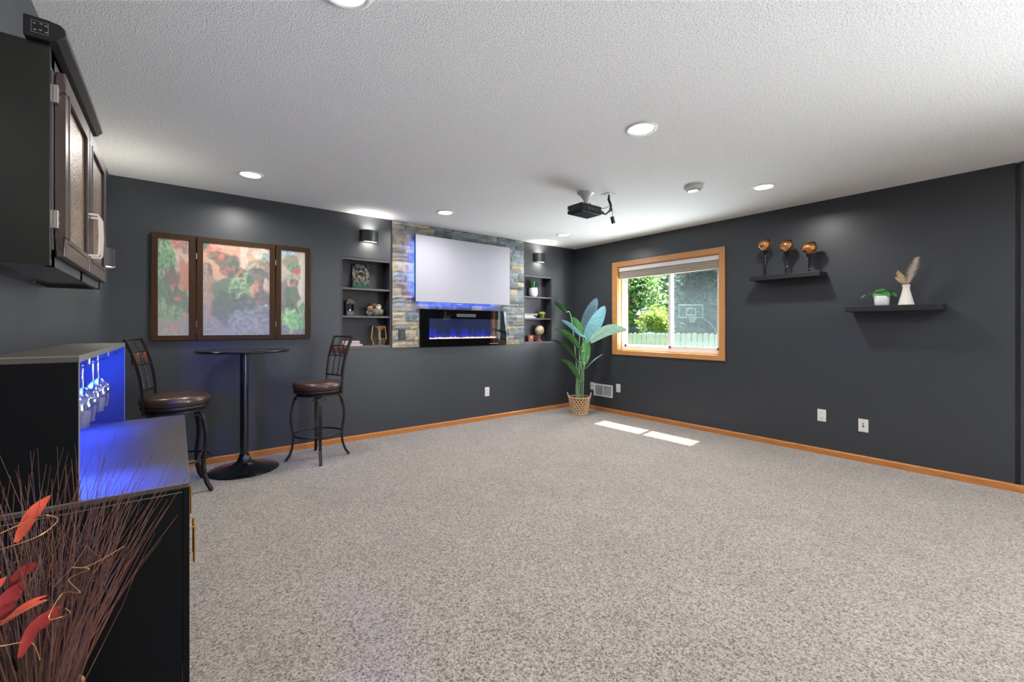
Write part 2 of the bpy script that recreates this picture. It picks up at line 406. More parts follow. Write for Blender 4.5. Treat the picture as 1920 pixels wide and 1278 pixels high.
for z, h in rows:
    x = sx0
    while x < sx1-1e-4:
        L = random.choice([.11, .16, .16, .22, .22, .30]); 
        if sx1-(x+L) < .07: L = sx1-x
        a, b = x, x+L; x += L
        zc = z+h/2
        if a > 2.25+.03 and b < 3.523-.03 and z > .984+.02 and z+h < 1.437-.02: continue      # behind the fireplace
        if a > 2.32 and b < 3.45 and z > 1.62 and z+h < 2.20: continue                        # behind the screen
        segs = [(a, b)]
        if z+h/2 < 1.437 :
            segs = []
            if a < 2.25: segs.append((a, min(b, 2.25)))
            if b > 3.523: segs.append((max(a, 3.523), b))
        for a2, b2 in segs:
            if b2-a2 < .015: continue
            warm = (a2 < 2.3 and random.random() < .45)
            mi = random.choice([2, 3, 6, 10, 11, 0]) if warm else random.randrange(len(SM))
            if a2 > 2.3 and not warm and random.random() < .45: mi = random.choice([1, 4, 7, 12, 13, 8])
            key = (round(b2-a2, 2), round(h, 3), mi, random.randrange(2))
            if key not in stone_lib: stone_lib[key] = stone_mesh(b2-a2-.002, h-.002, SM[mi], hash(key) % 9999)
            o = bpy.data.objects.new('stone', stone_lib[key]); COL.objects.link(o); o.parent = wb
            o.location = Vector(((a2+b2)/2, YB-.001-random.random()*.009, zc))-ORG['wall_back']; ns += 1
print('stones', ns)
build('trim_1', MB().box(sx0-.012, YB-.004, sz0, sx0, YB, sz1), M['black'], kind='structure', label='thin dark edge strip left of the stone panel', cat='trim')

# ------------------------------------------------------------------ projection screen
sc = thing('projection_screen', (2.85, 4.64, 1.517), 'blank white projection screen with blue backlight on the stone panel', 'screen')
a0, a1, b0, b1, yy = 2.160, 3.540, 1.517, 2.301, 4.578
build('screen_fabric', MB().box(a0+.006, yy, b0+.004, a1-.004, yy+.004, b1-.004), M['screen'], sc)
mb = MB(); mb.box(a0, yy+.003, b0, a1, yy+.028, b0+.03).box(a0, yy+.003, b1-.03, a1, yy+.028, b1).box(a0, yy+.003, b0+.03, a0+.03, yy+.028, b1-.03).box(a1-.03, yy+.003, b0+.03, a1, yy+.028, b1-.03)
build('screen_frame', mb, M['bezel'], sc)
for q in (2.5, 3.2): build('wall_bracket', MB().box(q, yy+.028, 1.75, q+.06, YB-.026, 2.1), M['black'], sc)
ls = build('led_strip', MB().box(a0+.012, yy+.029, b0+.09, a0+.022, yy+.034, b1-.07), M['black'], sc)
mb = MB()
for i in range(34):
    zz = b0+.10+i*.0182; mb.box(a0+.004, yy+.031, zz, a0+.014, yy+.040, zz+.010)
d = build('led_diode', mb, M['led'], ls, kind='stuff')
mb = MB()
for i in range(50):
    xx = a0+.10+i*.0235; mb.box(xx, yy+.031, b0+.006, xx+.012, yy+.040, b0+.014)
ls2 = build('led_strip', MB().box(a0+.08, yy+.029, b0+.014, a1-.08, yy+.034, b0+.024), M['black'], sc)
build('led_diode', mb, M['led'], ls2, kind='stuff')
light('led_glow_left', 'AREA', (a0+.02, yy+.05, 1.91), 1.3, (.05, .12, 1), (-.6, 1, 0), shape='RECTANGLE', size=.02, size_y=.62)
light('led_glow_bottom', 'AREA', (2.80, yy+.05, b0+.02), 1.8, (.05, .12, 1), (0, 1, -.7), shape='RECTANGLE', size=1.1, size_y=.02)

# ------------------------------------------------------------------ electric fireplace
fp = thing('electric_fireplace', (2.886, 4.66, .984), 'black glass electric fireplace with blue flames below the white screen', 'fireplace')
g0, g1, h0, h1, fy = 2.250, 3.523, .984, 1.437, 4.638
o0, o1, p0, p1 = 2.368, 3.400, 1.082, 1.327
mb = MB(); mb.box(g0, fy, h0, g1, fy+.012, p0).box(g0, fy, p1, g1, fy+.012, h1).box(g0, fy, p0, o0, fy+.012, p1).box(o1, fy, p0, g1, fy+.012, p1)
build('glass_surround', mb, M['gloss'], fp)
build('housing', MB().box(FP[0]+.005, YB+.22, FP[2]+.005, FP[1]-.005, YB+.23, FP[3]-.005).box(FP[0]+.005, fy+.012, FP[2]+.005, FP[0]+.015, YB+.23, FP[3]-.005).box(FP[1]-.015, fy+.012, FP[2]+.005, FP[1]-.005, YB+.23, FP[3]-.005).box(FP[0]+.005, fy+.012, FP[2]+.005, FP[1]-.005, YB+.23, FP[2]+.015).box(FP[0]+.005, fy+.012, FP[3]-.015, FP[1]-.005, YB+.23, FP[3]-.005), M['black'], fp)
M['fpane'] = glass_mat('fireplace_glass', .10, (.9, .9, .95))
build('front_pane', MB().box(o0, fy+.003, p0, o1, fy+.006, p1), M['fpane'], fp)
def flame_mat():
    m = bpy.data.materials.new('blue_flame_display'); m.use_nodes = True; nt = m.node_tree; nt.nodes.clear()
    out = nt.nodes.new('ShaderNodeOutputMaterial'); e = nt.nodes.new('ShaderNodeEmission'); nt.links.new(e.outputs[0], out.inputs[0])
    tc = nt.nodes.new('ShaderNodeTexCoord'); sep = nt.nodes.new('ShaderNodeSeparateXYZ'); nt.links.new(tc.outputs['Generated'], sep.inputs[0])
    mp = nt.nodes.new('ShaderNodeMapping'); mp.inputs['Scale'].default_value = (22, 1, 1.2); nt.links.new(tc.outputs['Generated'], mp.inputs[0])
    n = nt.nodes.new('ShaderNodeTexNoise'); n.inputs['Scale'].default_value = 1.0; n.inputs['Detail'].default_value = 3; nt.links.new(mp.outputs[0], n.inputs['Vector'])
    a = nt.nodes.new('ShaderNodeMath'); a.operation = 'MULTIPLY_ADD'; a.inputs[1].default_value = 1.0
    nt.links.new(n.outputs['Fac'], a.inputs[0])
    inv = nt.nodes.new('ShaderNodeMath'); inv.operation = 'MULTIPLY'; inv.inputs[1].default_value = -1.0; nt.links.new(sep.outputs['Z'], inv.inputs[0])
    nt.links.new(inv.outputs[0], a.inputs[2])
    r = nt.nodes.new('ShaderNodeValToRGB'); el = r.color_ramp.elements
    el[0].position = 0; el[0].color = (*lin('#262c4a'), 1); el[1].position = .55; el[1].color = (*lin('#2a3fe0'), 1)
    k = el.new(.28); k.color = (*lin('#2434a0'), 1)
    nt.links.new(a.outputs[0], r.inputs[0]); nt.links.new(r.outputs[0], e.inputs[0]); e.inputs[1].default_value = 1.0
    return m
build('flame_display', MB().box(o0+.0, YB+.10, p0-.05, o1, YB+.104, p1+.04), flame_mat(), fp)
random.seed(3); mb = MB()
for i in range(230):
    x = random.uniform(o0+.005, o1-.005); y = random.uniform(fy+.02, YB+.04); r = random.uniform(.006, .012)
    mb.sphere((x, y, p0-.002+random.uniform(0, .012)), r, 5, 3)
build('crystal_bed', mb, emit_mat('lit_crystals', '#ffc9a0', 2.2), fp, kind='stuff')
build('vent_grille', MB().box(2.745, fy-.002, 1.352, 3.03, fy, 1.392), mat('grey_grille', '#333537', .5), fp)
mb = MB()
for i in range(9): mb.box(3.245+i*.0165, fy-.001, 1.006, 3.245+i*.0165+(.010 if i % 3 else .006), fy, 1.012)
build('touch_controls', mb, emit_mat('control_icons', '#e0e4f0', .7), fp)
light('flame_glow', 'AREA', (2.88, YB-.005, p0+.03), .7, (.2, .3, 1), (0, -1, .4), shape='RECTANGLE', size=.9, size_y=.02)

# black outlet on the stone
t = thing('wall_outlet', (2.026, YB-.03, 1.075), 'black outlet cover on the stone left of the fireplace', 'outlet')
build('cover_plate', MB().box(1.985, YB-.036, 1.075, 2.069, YB-.026, 1.199), mat('black_plate', '#2a3034', .5), t, bevel=.003)
for zz in (1.105, 1.145): build('socket', MB().box(2.010, YB-.039, zz, 2.044, YB-.036, zz+.026), M['slot'], t)

# ------------------------------------------------------------------ recessed shelf units
def niche(nm, N, dep, shelves, label):
    x0, x1, z0, z1 = N; t = thing(nm, ((x0+x1)/2, YB, z0), label, 'shelf', 'recessed shelves beside the fireplace')
    build('back_panel', MB().box(x0, YB+dep, z0, x1, YB+dep+.01, z1), M['niche'], t)
    e = .014
    build('side_panel', MB().box(x0, YB-.003, z0, x0+e, YB+dep, z1), M['niche'], t)
    build('side_panel', MB().box(x1-e, YB-.003, z0, x1, YB+dep, z1), M['niche'], t)
    build('top_panel', MB().box(x0, YB-.004, z1-e, x1, YB+dep, z1), M['niche'], t)
    build('bottom_panel', MB().box(x0, YB-.004, z0, x1, YB+dep, z0+.028), M['niche_edge'], t, bevel=.002)
    for z in shelves: build('shelf', MB().box(x0+e, YB+.002, z-.020, x1-e, YB+dep, z), M['niche_edge'], t, bevel=.002)
    build('top_rail', MB().box(x0+e, YB+.002, z1-e-.026, x1-e, YB+.05, z1-e), M['niche_edge'], t, bevel=.002)
    return t
niche('recessed_shelf', NL, .185, (1.646, 1.346), 'dark recessed shelf unit left of the stone panel')
niche('recessed_shelf', NR, .155, (1.667, 1.357), 'dark recessed shelf unit right of the stone panel')

# --- left niche contents
def vgrid(name, w, h, nx, ny, fn, m, parent=None, origin=(0, 0, 0), ux=(1, 0, 0), uy=(0, 0, 1), thick=.004, **kw):
    """flat printed panel, its print held as vertex colours, with a thickness"""
    ux = Vector(ux).normalized(); uy = Vector(uy).normalized(); nn = ux.cross(uy)   # points away from the viewer for ux=+x uy=+z
    vs = []; cs = []; fs = []
    O = Vector(origin)
    for j in range(ny+1):
        for i in range(nx+1):
            u, v = i/nx, j/ny; vs.append(O+ux*(u-.5)*w+uy*v*h); cs.append(fn(u, v))
    for j in range(ny):
        for i in range(nx):
            a = j*(nx+1)+i; fs.append((a, a+1, a+nx+2, a+nx+1))
    n0 = len(vs); 
    for (u, v) in ((0, 0), (1, 0), (1, 1), (0, 1)): vs.append(O+ux*(u-.5)*w+uy*v*h-nn*thick); cs.append((.1, .08, .06))
    A, B, C, D = 0, nx, (nx+1)*(ny+1)-1, (nx+1)*ny
    fs += [(n0, n0+3, n0+2, n0+1)]
    mb = MB(); mb.v = [tuple(v) for v in vs]; mb.f = fs
    o = build(name, mb, m, parent, fix=False, **kw)
    at = o.data.color_attributes.new('Col', 'FLOAT_COLOR', 'POINT')
    flat = []
    for c in cs: flat += [c[0], c[1], c[2], 1]
    at.data.foreach_set('color', flat)
    return o
def fbm(x, y, s=0.0): return noise.fractal(Vector((x, y, s)), 1.0, 2.0, 4)

t = thing('art_plate', (1.60, 4.78, 1.646), 'square glass art plate with dark branches and green base leaning on the top left shelf', 'decor')
def plate_fn(u, v):
    n = fbm(u*6, v*6, 4); g = Vector(lin('#1d5a4c')); d = Vector(lin('#171c1c')); w = Vector(lin('#98a49f')); br = Vector(lin('#7a6044'))
    c = d.lerp(w, max(0, min(1, (n+.18)*2.6)) * (0.25+.75*min(1, v*1.6)))
    if fbm(u*7+9, v*7, 1) > .22: c = br
    if v < .3: c = c.lerp(g, .8*(1-v/.3)+.15)
    return tuple(c)
ax = Vector((1, -.38, 0)).normalized()
lean = Vector((.03, .16, 1)).normalized()
vgrid('plate', .175, .275, 40, 50, plate_fn, vcol_mat('glazed_art_glass', .12, coat=.6), t, (1.60, 4.765, 1.652), ax, lean, thick=.008)
build('easel', MB().tube([(1.56, 4.755, 1.6495), (1.60, 4.76, 1.6495), (1.64, 4.74, 1.6495)], .0035, 6).tube([(1.60, 4.76, 1.6495), (1.63, 4.846, 1.6495), (1.62, 4.822, 1.80)], .0035, 6), M['iron'], t)

t = thing('lantern', (1.475, 4.77, 1.346), 'small dark house shaped lantern on the middle left shelf', 'lantern')
x, y, z = 1.475, 4.77, 1.346
mb = MB(); mb.box(x-.043, y-.04, z, x+.043, y+.04, z+.012).box(x-.043, y-.04, z+.125, x+.043, y+.04, z+.135)
for sx in (-1, 1):
    for sy in (-1, 1): mb.box(x+sx*.040-.005, y+sy*.036-.005, z+.012, x+sx*.040+.005, y+sy*.036+.005, z+.125)
build('frame', mb, M['iron'], t)
mb = MB()
for sx in (-1, 1): mb.box(x+sx*.038-.001, y-.033, z+.012, x+sx*.038+.001, y+.033, z+.125)
mb.box(x-.035, y-.038, z+.012, x+.035, y-.036, z+.05)
build('side_glass', mb, mat('lantern_glass', '#33302e', .2, spec=.8), t)
build('roof', MB().add([(x-.05, y-.046, z+.135), (x+.05, y-.046, z+.135), (x+.05, y+.046, z+.135), (x-.05, y+.046, z+.135), (x-.022, y-.02, z+.182), (x+.022, y-.02, z+.182), (x+.022, y+.02, z+.182), (x-.022, y+.02, z+.182)], [(0, 1, 5, 4), (1, 2, 6, 5), (2, 3, 7, 6), (3, 0, 4, 7), (4, 5, 6, 7), (3, 2, 1, 0)]), mat('rusty_roof', '#4b3630', .6, var=.2), t)
build('ring', MB().tube([(x+.012*math.cos(a*.5), y, z+.194+.012*math.sin(a*.5)) for a in range(13)], .002, 5), M['iron'], t)
build('tealight', MB().sphere((x+.002, y-.02, z+.062), .006, 8, 6), emit_mat('tealight_glow', '#ffffff', 2.5), t)

t = thing('glass_bowl', (1.755, 4.765, 1.346), 'clear glass bowl holding decorative balls on the middle left shelf', 'bowl')
x, y, z = 1.755, 4.765, 1.346
M['thin'] = glass_mat('thin_glass', .16, (.96, .97, .98), .02)
prof = [(.05, .001), (.085, .012), (.108, .05), (.115, .092), (.118, .092), (.111, .05), (.087, .008), (.05, 0)]
ob = build('bowl', MB().lathe(prof, (x, y, z), 28, cap=False), M['thin'], t, smooth=True)
for i, (dx, dy, dz, r, c, lb) in enumerate([(-.058, -.02, .082, .034, '#c9906e', 'copper brown decorative ball left in the glass bowl'), (.0, .02, .118, .032, '#7b5a44', 'brown decorative ball on top of the glass bowl'), (.045, .0, .105, .032, '#b9a88a', 'pale tan decorative ball right of the top one'),
        (-.01, -.045, .045, .036, '#5f6f68', 'grey green decorative ball low in the bowl front'), (.055, -.03, .050, .034, '#8a8a4e', 'olive decorative ball at right in the bowl'), (-.055, .03, .040, .033, '#cfc5b2', 'cream decorative ball at the back of the bowl'), (.03, .045, .045, .033, '#6b7a86', 'blue grey decorative ball deep in the bowl'), (.015, -.06, .088, .026, '#cfd3d0', 'silver white decorative ball at the bowl front')]):
    build('decorative_ball', MB().sphere((x+dx, y+dy, z+dz), r, 16, 10), mat('ball_'+c[1:], c, .4, var=.45, vscale=28), smooth=True, label=lb, cat='ball', group='decorative balls in the glass bowl')

for i, (x0b, x1b, zb, hb, c, lb) in enumerate([(1.385, 1.600, 1.020, .016, '#c9ccd2', 'white paperback lowest in the pile behind the stool back'), (1.380, 1.575, 1.036, .018, '#6d7480', 'grey book in the middle of the pile on the bottom left shelf'), (1.382, 1.568, 1.054, .024, '#8f3f45', 'red book topmost in the pile on the bottom left shelf')]):
    t = thing('book', ((x0b+x1b)/2, 4.77, zb), lb, 'book', 'books on the bottom left shelf')
    build('cover', MB().box(x0b, 4.705, zb, x1b, 4.835, zb+.003).box(x0b, 4.705, zb+hb-.003, x1b, 4.835, zb+hb).box(x0b, 4.832, zb, x1b, 4.835, zb+hb), mat('cover_'+c[1:], c, .5), t)
    build('pages', MB().box(x0b+.004, 4.708, zb+.003, x1b-.004, 4.832, zb+hb-.003), mat('paper', '#d9c9c0', .8), t)

# geometric terrarium
t = thing('terrarium', (1.80, 4.765, 1.02), 'brass edged geometric glass terrarium with copper top on the bottom left shelf', 'decor')
x, y, z = 1.80, 4.765, 1.02
lo = [(x+.058*math.cos(a), y+.058*math.sin(a), z) for a in [math.radians(60*k+15) for k in range(6)]]
mi = [(x+.094*math.cos(a), y+.094*math.sin(a)*.85, z+.075) for a in [math.radians(60*k+15) for k in range(6)]]
hi = [(x+.078*math.cos(a), y+.078*math.sin(a)*.85, z+.215) for a in [math.radians(60*k+15) for k in range(6)]]
mb = MB()
for k in range(6):
    for A, B in ((lo[k], lo[(k+1) % 6]), (lo[k], mi[k]), (mi[k], mi[(k+1) % 6]), (mi[k], hi[k]), (hi[k], hi[(k+1) % 6])): mb.tube([A, B], .0028, 4)
build('wire_frame', mb, M['brass'], t)
mb = MB()
for k in range(6):
    q = (k+1) % 6; mb.add([lo[k], lo[q], mi[q], mi[k]], [(0, 1, 2, 3)]); mb.add([mi[k], mi[q], hi[q], hi[k]], [(0, 1, 2, 3)])
build('glass_panel', mb, M['thin'], t)
build('base_plate', MB().add([lo[k] for k in range(6)]+[(p[0], p[1], p[2]+.003) for p in lo], [(5, 4, 3, 2, 1, 0), (6, 7, 8, 9, 10, 11)]+[(k, (k+1) % 6, (k+1) % 6+6, k+6) for k in range(6)]), mat('gold_plate', '#c9a45c', .35, metal=.6), t)
hx = [(x-.062, z+.212), (x+.062, z+.212), (x, z+.150)]
build('copper_funnel', MB().add([(x-.055, y-.05, z+.212), (x+.06, y-.05, z+.212), (x+.04, y+.04, z+.212), (x-.04, y+.04, z+.212), (x+.012, y-.015, z+.150)], [(0, 1, 4), (1, 2, 4), (2, 3, 4), (3, 0, 4)]), mat('copper', '#c08a62', .35, metal=.6), t)
build('centre_rod', MB().tube([(x+.012, y-.015, z+.003), (x+.012, y-.015, z+.150)], .004, 6), mat('pale_rod', '#d8cfc4', .4), t)

# --- right niche contents
def strap_leaf(p, q, w, arch=.0, n=6, side=None, fold=.25, taper=.9, pw=.75):
    """blade from p to q: two half blades folded along the midrib"""
    p, q = Vector(p), Vector(q); d = q-p; L = d.length; up = Vector((0, 0, 1))
    s = Vector(side).normalized() if side else d.cross(up).normalized()
    s = (s-d.normalized()*s.dot(d.normalized())).normalized()
    nrm = s.cross(d).normalized()
    if nrm.z < 0: nrm = -nrm
    vs = []; fs = []
    for i in range(n+1):
        t = i/n; c = p+d*t+up*arch*L*math.sin(math.pi*t)
        ww = w*.5*(math.sin(math.pi*min(1, t*.93+.07))**pw)*(1 if t < .6 else 1-(t-.6)*.25)
        if i == n: ww = w*.02
        vs += [c-s*ww+nrm*ww*fold, c, c+s*ww+nrm*ww*fold]
    for i in range(n):
        a = i*3; fs += [(a, a+1, a+4, a+3), (a+1, a+2, a+5, a+4)]
    m = MB(); m.add(vs, fs)
    k = len(m.v); th = .0012       # underside
    m.add([Vector(v)-nrm*th for v in vs], [tuple(reversed(f)) for f in fs])
    return m

def leaf_mat(name, c, c2=None, rough=.4):
    m = mat(name, c, rough, var=.22, vscale=12, bump=.3, bscale=30, coat=.15, stretch=(1, 1, 5)); return m
M['lf'] = leaf_mat('leaf_green', '#3e7a3a'); M['lf_d'] = leaf_mat('leaf_dark_green', '#234b2c'); M['lf_b'] = leaf_mat('leaf_blue_green', '#5b8890')
M['lf_b2'] = leaf_mat('leaf_grey_blue', '#4a6770'); M['lf_l'] = leaf_mat('leaf_pale', '#9cc4b0'); M['stem'] = mat('pale_green_stem', '#7fa077', .5, var=.2, vscale=6)

t = thing('potted_plant', (4.108, 4.755, 1.667), 'spiky green grass plant in a white fluted pot on the top right shelf', 'plant')
x, y, z = 4.108, 4.755, 1.667
mb = MB(); n = 24; vs = []; 
prof = [(.040, 0), (.058, .03), (.066, .07), (.062, .115), (.056, .132), (.050, .132), (.050, .118)]
for r, h in prof:
    for i in range(n):
        a = 2*math.pi*i/n; rr = r*(1+(.05 if i % 2 else -.02)*(1 if .01 < h < .128 else .3)); tw = h*4
        vs.append((x+rr*math.cos(a+tw), y+rr*math.sin(a+tw), z+h))
fs = [(k*n+i, k*n+(i+1) % n, (k+1)*n+(i+1) % n, (k+1)*n+i) for k in range(len(prof)-1) for i in range(n)]+[tuple(range(n-1, -1, -1)), tuple(range((len(prof)-1)*n, len(prof)*n))]
build('pot', MB().add(vs, fs), M['pot_white'], t)
random.seed(11)
for i in range(30):
    a = random.uniform(0, 2*math.pi); e = random.uniform(.15, 1.0); L = random.uniform(.11, .17)
    p = Vector((x+.02*math.cos(a), y+.02*math.sin(a), z+.120)); q = p+Vector((math.cos(a)*e*.95, math.sin(a)*e*.55, 1.15-e*.55)).normalized()*L
    q.y = min(q.y, YB+.148)
    build('leaf', strap_leaf(p, q, .014, .06, 4), M['lf'] if i % 3 else M['lf_d'], t)

for i, (xa, xb, zb, hb, c, lb) in enumerate([(3.885, 4.11, 1.357, .022, '#2d4258', 'dark blue book lowest on the middle right shelf'), (3.885, 4.08, 1.379, .022, '#8fa0b4', 'pale blue book upper one on the middle right shelf')]):
    t = thing('book', ((xa+xb)/2, 4.76, zb), lb, 'book', 'books on the middle right shelf')
    build('cover', MB().box(xa, 4.70, zb, xb, 4.82, zb+.003).box(xa, 4.70, zb+hb-.003, xb, 4.82, zb+hb).box(xa, 4.817, zb, xb, 4.82, zb+hb), mat('cover_'+c[1:], c, .5), t)
    build('pages', MB().box(xa+.004, 4.703, zb+.003, xb-.004, 4.817, zb+hb-.003), mat('paper', '#cfd2d6', .8), t)
t = thing('scroll', (4.03, 4.745, 1.401), 'pale rolled ornament lying across the books on the middle right shelf', 'decor')
build('roll', MB().tube([(3.90, 4.74, 1.413), (4.0, 4.74, 1.412), (4.10, 4.74, 1.413), (4.17, 4.74, 1.412)], [.010, .008, .009, .012], 10), mat('bone_white', '#b3aca6', .5, var=.3, vscale=60), t, smooth=True)
build('stand', MB().box(4.12, 4.73, 1.357, 4.145, 4.75, 1.402), M['iron'], t)
t = thing('apple_ornament', (4.285, 4.76, 1.357), 'olive green glass jar with a domed lid on the middle right shelf', 'jar')
x, y, z = 4.285, 4.76, 1.357
build('jar_body', MB().lathe([(.034, 0), (.040, .01), (.040, .052), (.036, .056)], (x, y, z), 24), mat('olive_glass', '#5f6d1c', .15, coat=.5), t, smooth=True)
build('lid', MB().lathe([(.046, .056), (.054, .070), (.046, .090), (.02, .102), (.0001, .104)], (x, y, z), 24), mat('lime_lid', '#8b9b3a', .2, coat=.5), t, smooth=True)

t = thing('globe', (4.235, 4.765, 1.016), 'small cream desk globe on a copper coloured stand in the bottom right shelf', 'globe')
x, y, z = 4.235, 4.765, 1.016
build('base', MB().lathe([(.048, 0), (.048, .006), (.030, .018), (.016, .026), (.010, .045), (.006, .085)], (x, y, z), 24), mat('copper_base', '#b06a45', .35, metal=.3), t, smooth=True)
gm = mat('antique_globe', '#c7b79a', .45, var=.30, vscale=16); build('sphere', MB().sphere((x, y, z+.165), .072, 28, 18), gm, t, smooth=True)
build('meridian', MB().tube([(x+.078*math.sin(a)*-1, y, z+.165+.078*math.cos(a)) for a in [math.radians(12+k*14) for k in range(13)]], .003, 6), M['brass'], t)
t = thing('keepsake_box', (4.03, 4.75, 1.016), 'small red brown wooden box on the bottom right shelf', 'box')
build('box_body', MB().box(3.985, 4.715, 1.016, 4.078, 4.79, 1.075), mat('redwood', '#8c4532', .45, var=.2), t, bevel=.003)
build('lid', MB().box(3.982, 4.712, 1.077, 4.081, 4.793, 1.105), mat('redwood_lid', '#99503a', .45, var=.2), t, bevel=.006)
build('clasp', MB().box(4.022, 4.706, 1.066, 4.040, 4.712, 1.088), M['brass'], t)

# ------------------------------------------------------------------ wall sconces
def half_cyl(cx, z0, z1, w, d, th, n=16, flip=None):
    """half elliptic shell open at top and bottom, back on the plane y=0 facing -y"""
    vs = []; fs = []
    for s in (0, 1):
        for zz in (z0, z1):
            for i in range(n+1):
                a = math.pi*i/n; ww = w/2-s*th; dd = d-s*th
                vs.append((cx-ww*math.cos(a), -dd*math.sin(a), zz))
    N = n+1
    for i in range(n):
        fs += [(i, i+1, N+i+1, N+i), (2*N+i, 3*N+i, 3*N+i+1, 2*N+i+1), (i, 2*N+i, 2*N+i+1, i+1), (N+i, N+i+1, 3*N+i+1, 3*N+i)]
    return MB().add(vs, fs)
def sconce(loc, rz, label):
    t = thing('wall_sconce', loc, label, 'lamp', 'half round up and down sconces', rz=rz)
    build('shade', half_cyl(0, 0, .125, .205, .088, .004), mat('black_sconce_metal', '#26292a', .4), t, smooth=True, local=True)
    build('back_plate', MB().box(-.10, -.004, .004, .10, 0, .121), M['black'], t, local=True)
    N = 16; lens = MB().add([(-.096*math.cos(math.pi*i/N), -.004-.078*math.sin(math.pi*i/N), .010) for i in range(N+1)]+[(-.096*math.cos(math.pi*i/N), -.004-.078*math.sin(math.pi*i/N), .014) for i in range(N+1)], [tuple(range(N+1)), tuple(range(2*N+1, N, -1))])
    build('lens', lens, M['warm'], t, local=True)
    build('lens', MB().add([(v[0], v[1], v[2]+.101) for v in lens.v], lens.f), M['warm'], t, local=True)
    R = Matrix.Rotation(rz, 3, 'Z')
    light('sconce_down', 'AREA', Vector(loc)+R @ Vector((0, -.045, .005)), 1.1, (1, .93, .80), (0, 0, -1), shape='RECTANGLE', size=.12, size_y=.05, spread=math.radians(150))
    light('sconce_up', 'AREA', Vector(loc)+R @ Vector((0, -.045, .128)), 1.5, (1, .93, .80), (0, 0, 1), shape='RECTANGLE', size=.12, size_y=.05, spread=math.radians(150))
    return t
sconce((1.654, YB, 2.150), 0, 'black half round wall sconce above the left recessed shelf')
sconce((4.140, YB, 2.165), 0, 'black half round wall sconce above the right recessed shelf')
sconce((XL, 4.06, 1.635), math.pi/2, 'black half round wall sconce on the left wall beyond the wall cabinet')

# ------------------------------------------------------------------ triptych on the back wall
def soft(u, v, cu, cv, ru, rv, n, k=.35):
    d = math.sqrt(((u-cu)/ru)**2+((v-cv)/rv)**2)+n*k
    return max(0.0, min(1.0, (1.15-d)*4))
def painter(base, blobs, seed, painted_glare):
    bl = [(cu, cv, ru, rv, Vector(lin(c)), Vector(lin(c2)) if c2 else None) for cu, cv, ru, rv, c, c2 in blobs]
    glare_col = Vector(lin('#a6a4a8'))  # reflected glare painted over the print, stronger towards the bottom
    def fn(u, v):
        n1 = fbm(u*7+seed, v*10, seed); n2 = fbm(u*17+seed, v*25, seed+3)
        c = Vector(lin(base(u, v)))
        for cu, cv, ru, rv, a, b in bl:
            w = soft(u, v, cu, cv, ru, rv, n1)
            if w > 0:
                cc = a.lerp(b, max(0, min(1, .5+n2*1.6))) if b else a*(1+n2*.35)
                c = c.lerp(cc, w*.9)
        c = c*(1+n2*.15)
        h = painted_glare(u, v); c = c.lerp(glare_col, h)
        return (max(0, c.x), max(0, c.y), max(0, c.z))
    return fn
G1, G2, G3 = '#2f6b45', '#7fae7a', '#3d5f4a'
left_fn = painter(lambda u, v: '#b59a8e' if v > .35 else '#8d8580',
    [(.75, .82, .35, .10, '#c9a593', None), (.15, .85, .38, .17, G1, G2), (.35, .74, .3, .10, G2, G1), (.62, .95, .22, .05, '#b8604e', '#d08a78'), (.9, .92, .18, .07, '#8a6560', '#aa8888'),
     (.45, .58, .28, .13, '#4c3d3c', '#5e4b49'), (.85, .60, .17, .18, '#c46f4c', '#a8654d'), (.06, .55, .10, .12, G1, G2), (.5, .51, .5, .025, '#b86f55', None), (.12, .45, .28, .13, G1, '#4b7a55'),
     (.6, .36, .5, .14, '#294b3a', '#3f6a4e'), (.62, .38, .11, .022, '#d8553a', None), (.38, .30, .07, .018, '#d8553a', None), (.82, .22, .10, .025, '#dd6b45', None), (.35, .24, .45, .08, G2, G1), (.12, .33, .1, .06, '#8fb79a', G1),
     (.52, .08, .13, .035, '#c8604a', None), (.5, .02, .7, .07, '#8f8680', None)], 1.3, lambda u, v: .20+.28*(1-v))
